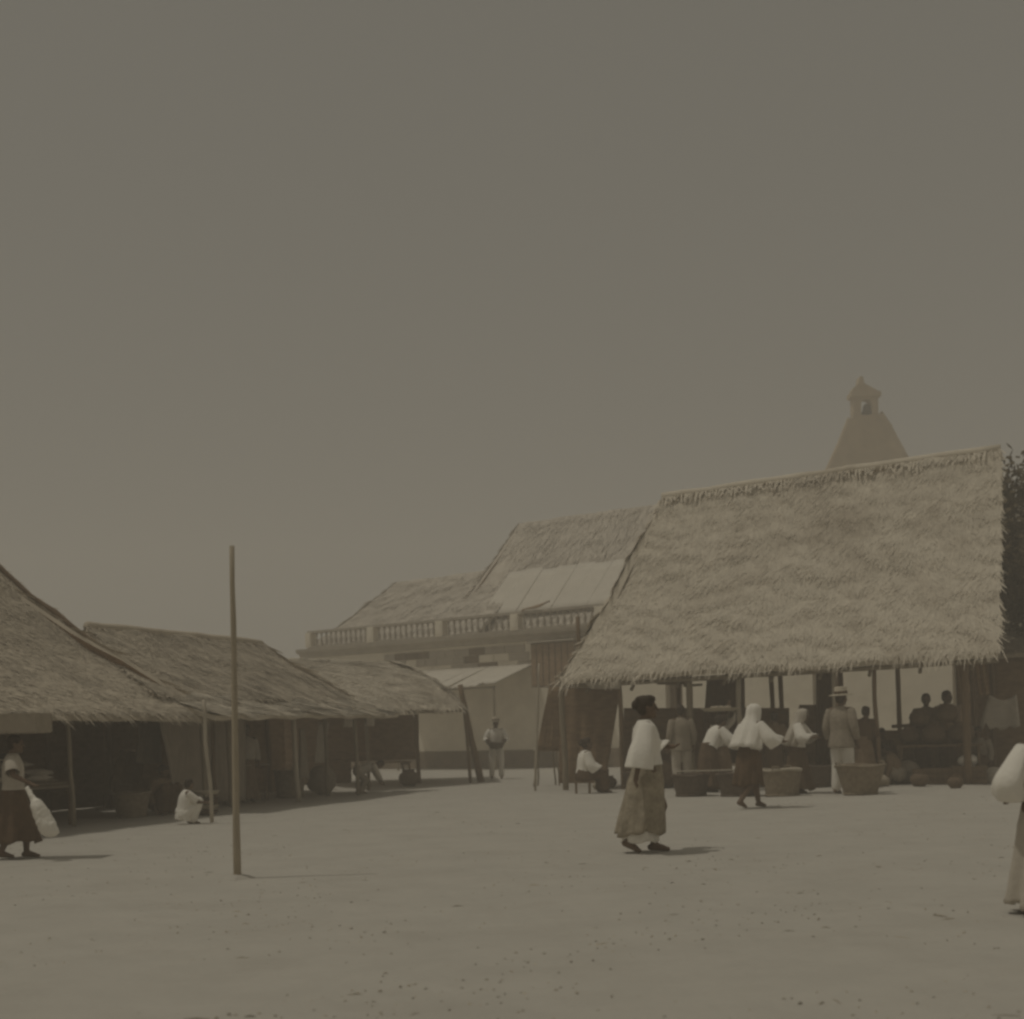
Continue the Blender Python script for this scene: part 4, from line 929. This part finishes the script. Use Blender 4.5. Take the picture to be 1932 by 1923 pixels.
for k in range(26):
    sr_ = r.uniform(-.42, .42); q = c + ld * r.uniform(-1.9, 1.9) + ln * sr_ + V((0, 0, .045 * 8 * (sr_ + .55) / 1.1 + .02))
    bb_ = MB().tube(wob(q - (ld * .8 - ln * .5).normalized() * .2 + V((0, 0, .645)), q + (ld * .8 - ln * .5).normalized() * .2 + V((0, 0, .645)), 6, .03, k * 2.2), [.008, .03, .045, .048, .04, .022, .008], 8).build('dried_fish', 'cloth_pale', None, None, True)
    tag(bb_, 'long dried fish laid out among many on the slatted table in the nearest shed', 'dried fish', 'dried fish on the slatted table')
c = P(728, 1446, 35.0); table('plain wooden table standing in the farthest left shed', (c.x, 35.0, 0), R(20), 1.15, .7, .58)
# round dark jar beside it
def jar(label, loc, s, m='clay', group=None, tilt=0):
    o = MB().lathe([(.001, 0), (.16, 0), (.25, .10), (.29, .22), (.26, .34), (.17, .41), (.14, .44), (.17, .47), (.18, .48), (.16, .485), (.12, .45), (.12, .42), (.001, .38)], n=28, fn=lambda t, z: 1 + .015 * noise.noise(V((math.cos(t), math.sin(t), z * 4)))).build('clay_jar', m, None, None, True)
    o.scale = (s, s, s * .95); o.location = loc; o.rotation_euler = (tilt, tilt * .6, s * 9); return tag(o, label, 'jar', group)
p = G(772, 1483); o = jar('big round dark jar at the foot of the far shed\'s corner post', (p.x, p.y, 0), .86)
# heap of jars at the right
Q = G(1775, 1480)
tj = table('low wooden stand carrying the dark jars under the right end of the shed', tuple(Q + fn * .9), math.atan2(fd.y, fd.x), 1.6, .9, .75)
spots = [(-.55, 0.2, .77, .75, 'leftmost dark jar on the stand at right'), (-.1, .1, .77, .85, 'middle dark jar on the stand at right'), (.42, .15, .77, .9, 'rightmost dark jar on the stand at right'),
         (-.34, .2, 1.12, .75, 'upper left dark jar resting between two jars on the stand'), (.16, .2, 1.17, .8, 'upper right dark jar resting between two jars on the stand')]
for (sx, sy, z, s_, lab) in spots: jar(lab, tuple(Q + fd * sx + fn * (.7 + sy) + V((0, 0, z))), s_)
for x, y, s_, lab in ((1640, 1486, .7, 'dark pot on the ground behind the largest basket'), (1672, 1480, .8, 'dark pot beside the low produce heap under the shed'), (1695, 1468, .85, 'dark pot against the mat at the back of the shed'),
                      (1722, 1470, .9, 'dark pot touching the left end of the jar stand'), (1735, 1484, .6, 'small dark pot in front of the jar stand'), (1803, 1487, .5, 'smallest dark pot before the wider crate')):
    p = G(x, y); jar(lab, (p.x, p.y, gz(p.x, p.y)), s_)
p = G(1690, 1478) + fn * .4; basket('broad dark basket of the pot seller under the shed', tuple(p), .38, .3, .45, 'wicker_dark', .9, handles=False)
# crates and bundles on the ground there
def crate(label, loc, rz, L, Wd, H, m='old_wood'):
    o = thing('crate', label, 'crate', loc, rz)
    for k in range(3):
        for s_ in (-1, 1):
            MB().box((0, s_ * Wd / 2, H * (k + .5) / 3), L, .02, H / 3 - .02).build('plank', m, o); MB().box((s_ * L / 2, 0, H * (k + .5) / 3), .02, Wd - .03, H / 3 - .02).build('plank', m, o)
    MB().box((0, 0, .015), L - .03, Wd - .03, .02).build('bottom', m, o)
    for sx in (-1, 1):
        for sy in (-1, 1): MB().box((sx * (L / 2 - .035), sy * (Wd / 2 - .035), H / 2), .04, .04, H).build('corner_batten', m, o)
    return o
rzr = math.atan2(fd.y, fd.x)
p = G(1760, 1478); crate('low wooden crate at the sunlit edge below the jars', tuple(p), rzr, .75, .5, .32)
p = G(1828, 1477); crate('wider wooden crate right of the low crate below the jars', tuple(p), rzr + .05, .62, .5, .36, 'cloth_brown')
def sack(name, label, cat, loc, r_, m, seed, squash=.8):
    b = MB().ell((0, 0, r_ * squash * .9), (r_, r_ * .85, r_ * squash)); b.ell((r_ * .3, .1 * r_, r_ * squash * .7), (r_ * .7, r_ * .7, r_ * .6)); b.ell((-r_ * .45, 0, r_ * squash * .6), (r_ * .6, r_ * .6, r_ * .5))
    me = remesh(b, name, r_ * .09, 3, r_ * .12, 2.2 / r_, seed); o = link(name, me, m, None, True); o.location = loc; return tag(o, label, cat)
p = G(1699, 1474); sack('cloth_bundle', 'small round white bundle on the ground left of the crates', 'bundle', tuple(p), .12, 'cloth_white', 1.1)
p = G(1878, 1476); sack('cloth_bundle', 'pale lumpy bundle on the ground at the right end of the shed', 'bundle', tuple(p), .26, 'cloth_pale', 2.7, .6)
p = G(1548, 1470); sack('cloth_sack', 'pale full sack standing left of the hatted man', 'sack', tuple(p + fn * .2), .24, 'cloth_pale', 3.9, 1.5)
p = G(1828, 1477); sack('cloth_bundle', 'white cloth bundle lying on the wider crate under the jars', 'bundle', (p.x, p.y, .36), .2, 'cloth_white', 4.6, .45)
p = G(1448, 1478); sack('cloth_sack', 'brown sack slumped behind the pale-rimmed basket', 'sack', tuple(p), .3, 'cloth_brown', 6.1, 1.0)
p = G(1712, 1480); sack('cloth_sack', 'brown lumpy sack in the shade between the white bundle and the crates', 'sack', tuple(p + fn * .5), .27, 'cloth_tan', 7.3, .9)
p = G(1655, 1484); sack('produce_heap', 'low pale heap of produce right of the largest basket', 'produce', tuple(p), .24, 'produce', 8.1, .5)
p = G(1255, 1486); sack('cloth_sack', 'dark full sack beside the seated vendor under the shed', 'sack', tuple(p), .3, 'cloth_brown', 9.4, 1.0)
p = G(1208, 1489); basket('low dark basket behind the walking woman at the shed edge', tuple(p), .34, .26, .34, 'wicker_dark', .4, handles=False)
p = lp(23.0, .6); basket('dim basket standing by the pale mat panel in the nearest left shed', (p.x, p.y, 0), .3, .22, .4, 'wicker', .4)
p = lp(29.0, .8); basket('dim tall basket inside the middle left shed', (p.x, p.y, 0), .32, .25, .55, 'wicker', 1.4)
p = lp(30.3, .7); sack('cloth_sack', 'tan sack slumped inside the middle left shed', 'sack', (p.x, p.y, 0), .3, 'cloth_tan', 5.2, 1.1)
c = lp(27.2, 1.1); table('dim counter inside the middle left shed', (c.x, c.y, 0), rzl, 1.8, .7, .72, m='old_wood', top_m='bamboo')
# stool under the seated woman and little pots before her
p = G(1100, 1496); st_ = thing('stool', 'low wooden stool under the seated woman in white', 'stool', tuple(p))
MB().box((0, 0, .24), .34, .3, .035).build('seat', 'old_wood', st_)
for sx in (-1, 1):
    for sy in (-1, 1): MB().box((sx * .13, sy * .11, .115), .035, .035, .225).build('leg', 'old_wood', st_)
p = G(1150, 1487); jar('small clay pot on the ground before the seated woman', (p.x, p.y, 0), .55); p = G(1128, 1490); jar('squat pale pot by the feet of the seated woman', (p.x, p.y - .1, 0), .4, 'produce')
# thin trestle at the left of the large shed
p = G(1030, 1482); ts = thing('trestle', 'thin-legged bamboo trestle left of the large shed\'s corner post', 'trestle', tuple(p))
zt = P(1030, 1414, p.y).z
pole((-.27, 0, zt), (.27, .05, zt + .01), .03, 'bamboo_pale', ts, 'top_bar')
for sx in (-.22, -.14, .18, .24): pole((sx * 1.25, -.2 if sx in (-.22, .24) else .25, 0), (sx, 0, zt), .018, 'bamboo', ts, 'leg')
p = G(1010, 1492); pole(p, P(1017, 1252, p.y), .025, 'bamboo_pale', None, 'thin_pole', (0, 0, 0), .8, .02); tag(bpy.data.objects['thin_pole'], 'thin upright pole in front of the white wall beside the trestle', 'pole')
# stacked trays by the squatting vendor
p = G(381, 1540)
for k in range(4):
    o = MB().lathe([(.001, 0), (.17, 0), (.21, .05), (.22, .055), (.20, .05), (.16, .015), (.001, .015)], n=24).build('wicker_tray', 'straw' if k % 2 else 'wicker_dark', None, None, True)
    o.location = (p.x + .01 * k, p.y + .25, .02 + k * .115 - (.03 if k else 0)); 
    tag(o, ['bottom', 'second', 'third', 'top'][k] + ' woven tray of the small stack beside the squatting vendor', 'tray', 'stacked trays by the squatting vendor')

# ================================================================== HAZE added to lift the dark shadows and fade the distance
HZ = bpy.data.meshes.new('haze'); hb = MB().box((0, 70, 12.5), 420, 240, 28.0)
hz = hb.build('haze', None); tag(hz, kind='stuff', label='thin haze over the market square, added to lift the shadows', cat='haze')
hm = bpy.data.materials.new('haze'); hm.use_nodes = True; hn = hm.node_tree.nodes; hl = hm.node_tree.links; hn.clear()
ho = hn.new('ShaderNodeOutputMaterial'); hv = hn.new('ShaderNodeVolumePrincipled'); hv.inputs['Color'].default_value = (0.98, 0.95, 0.895, 1); hv.inputs['Density'].default_value = 0.0068; hv.inputs['Anisotropy'].default_value = 0.0
hl.new(hv.outputs[0], ho.inputs['Volume']); hz.data.materials.append(hm)
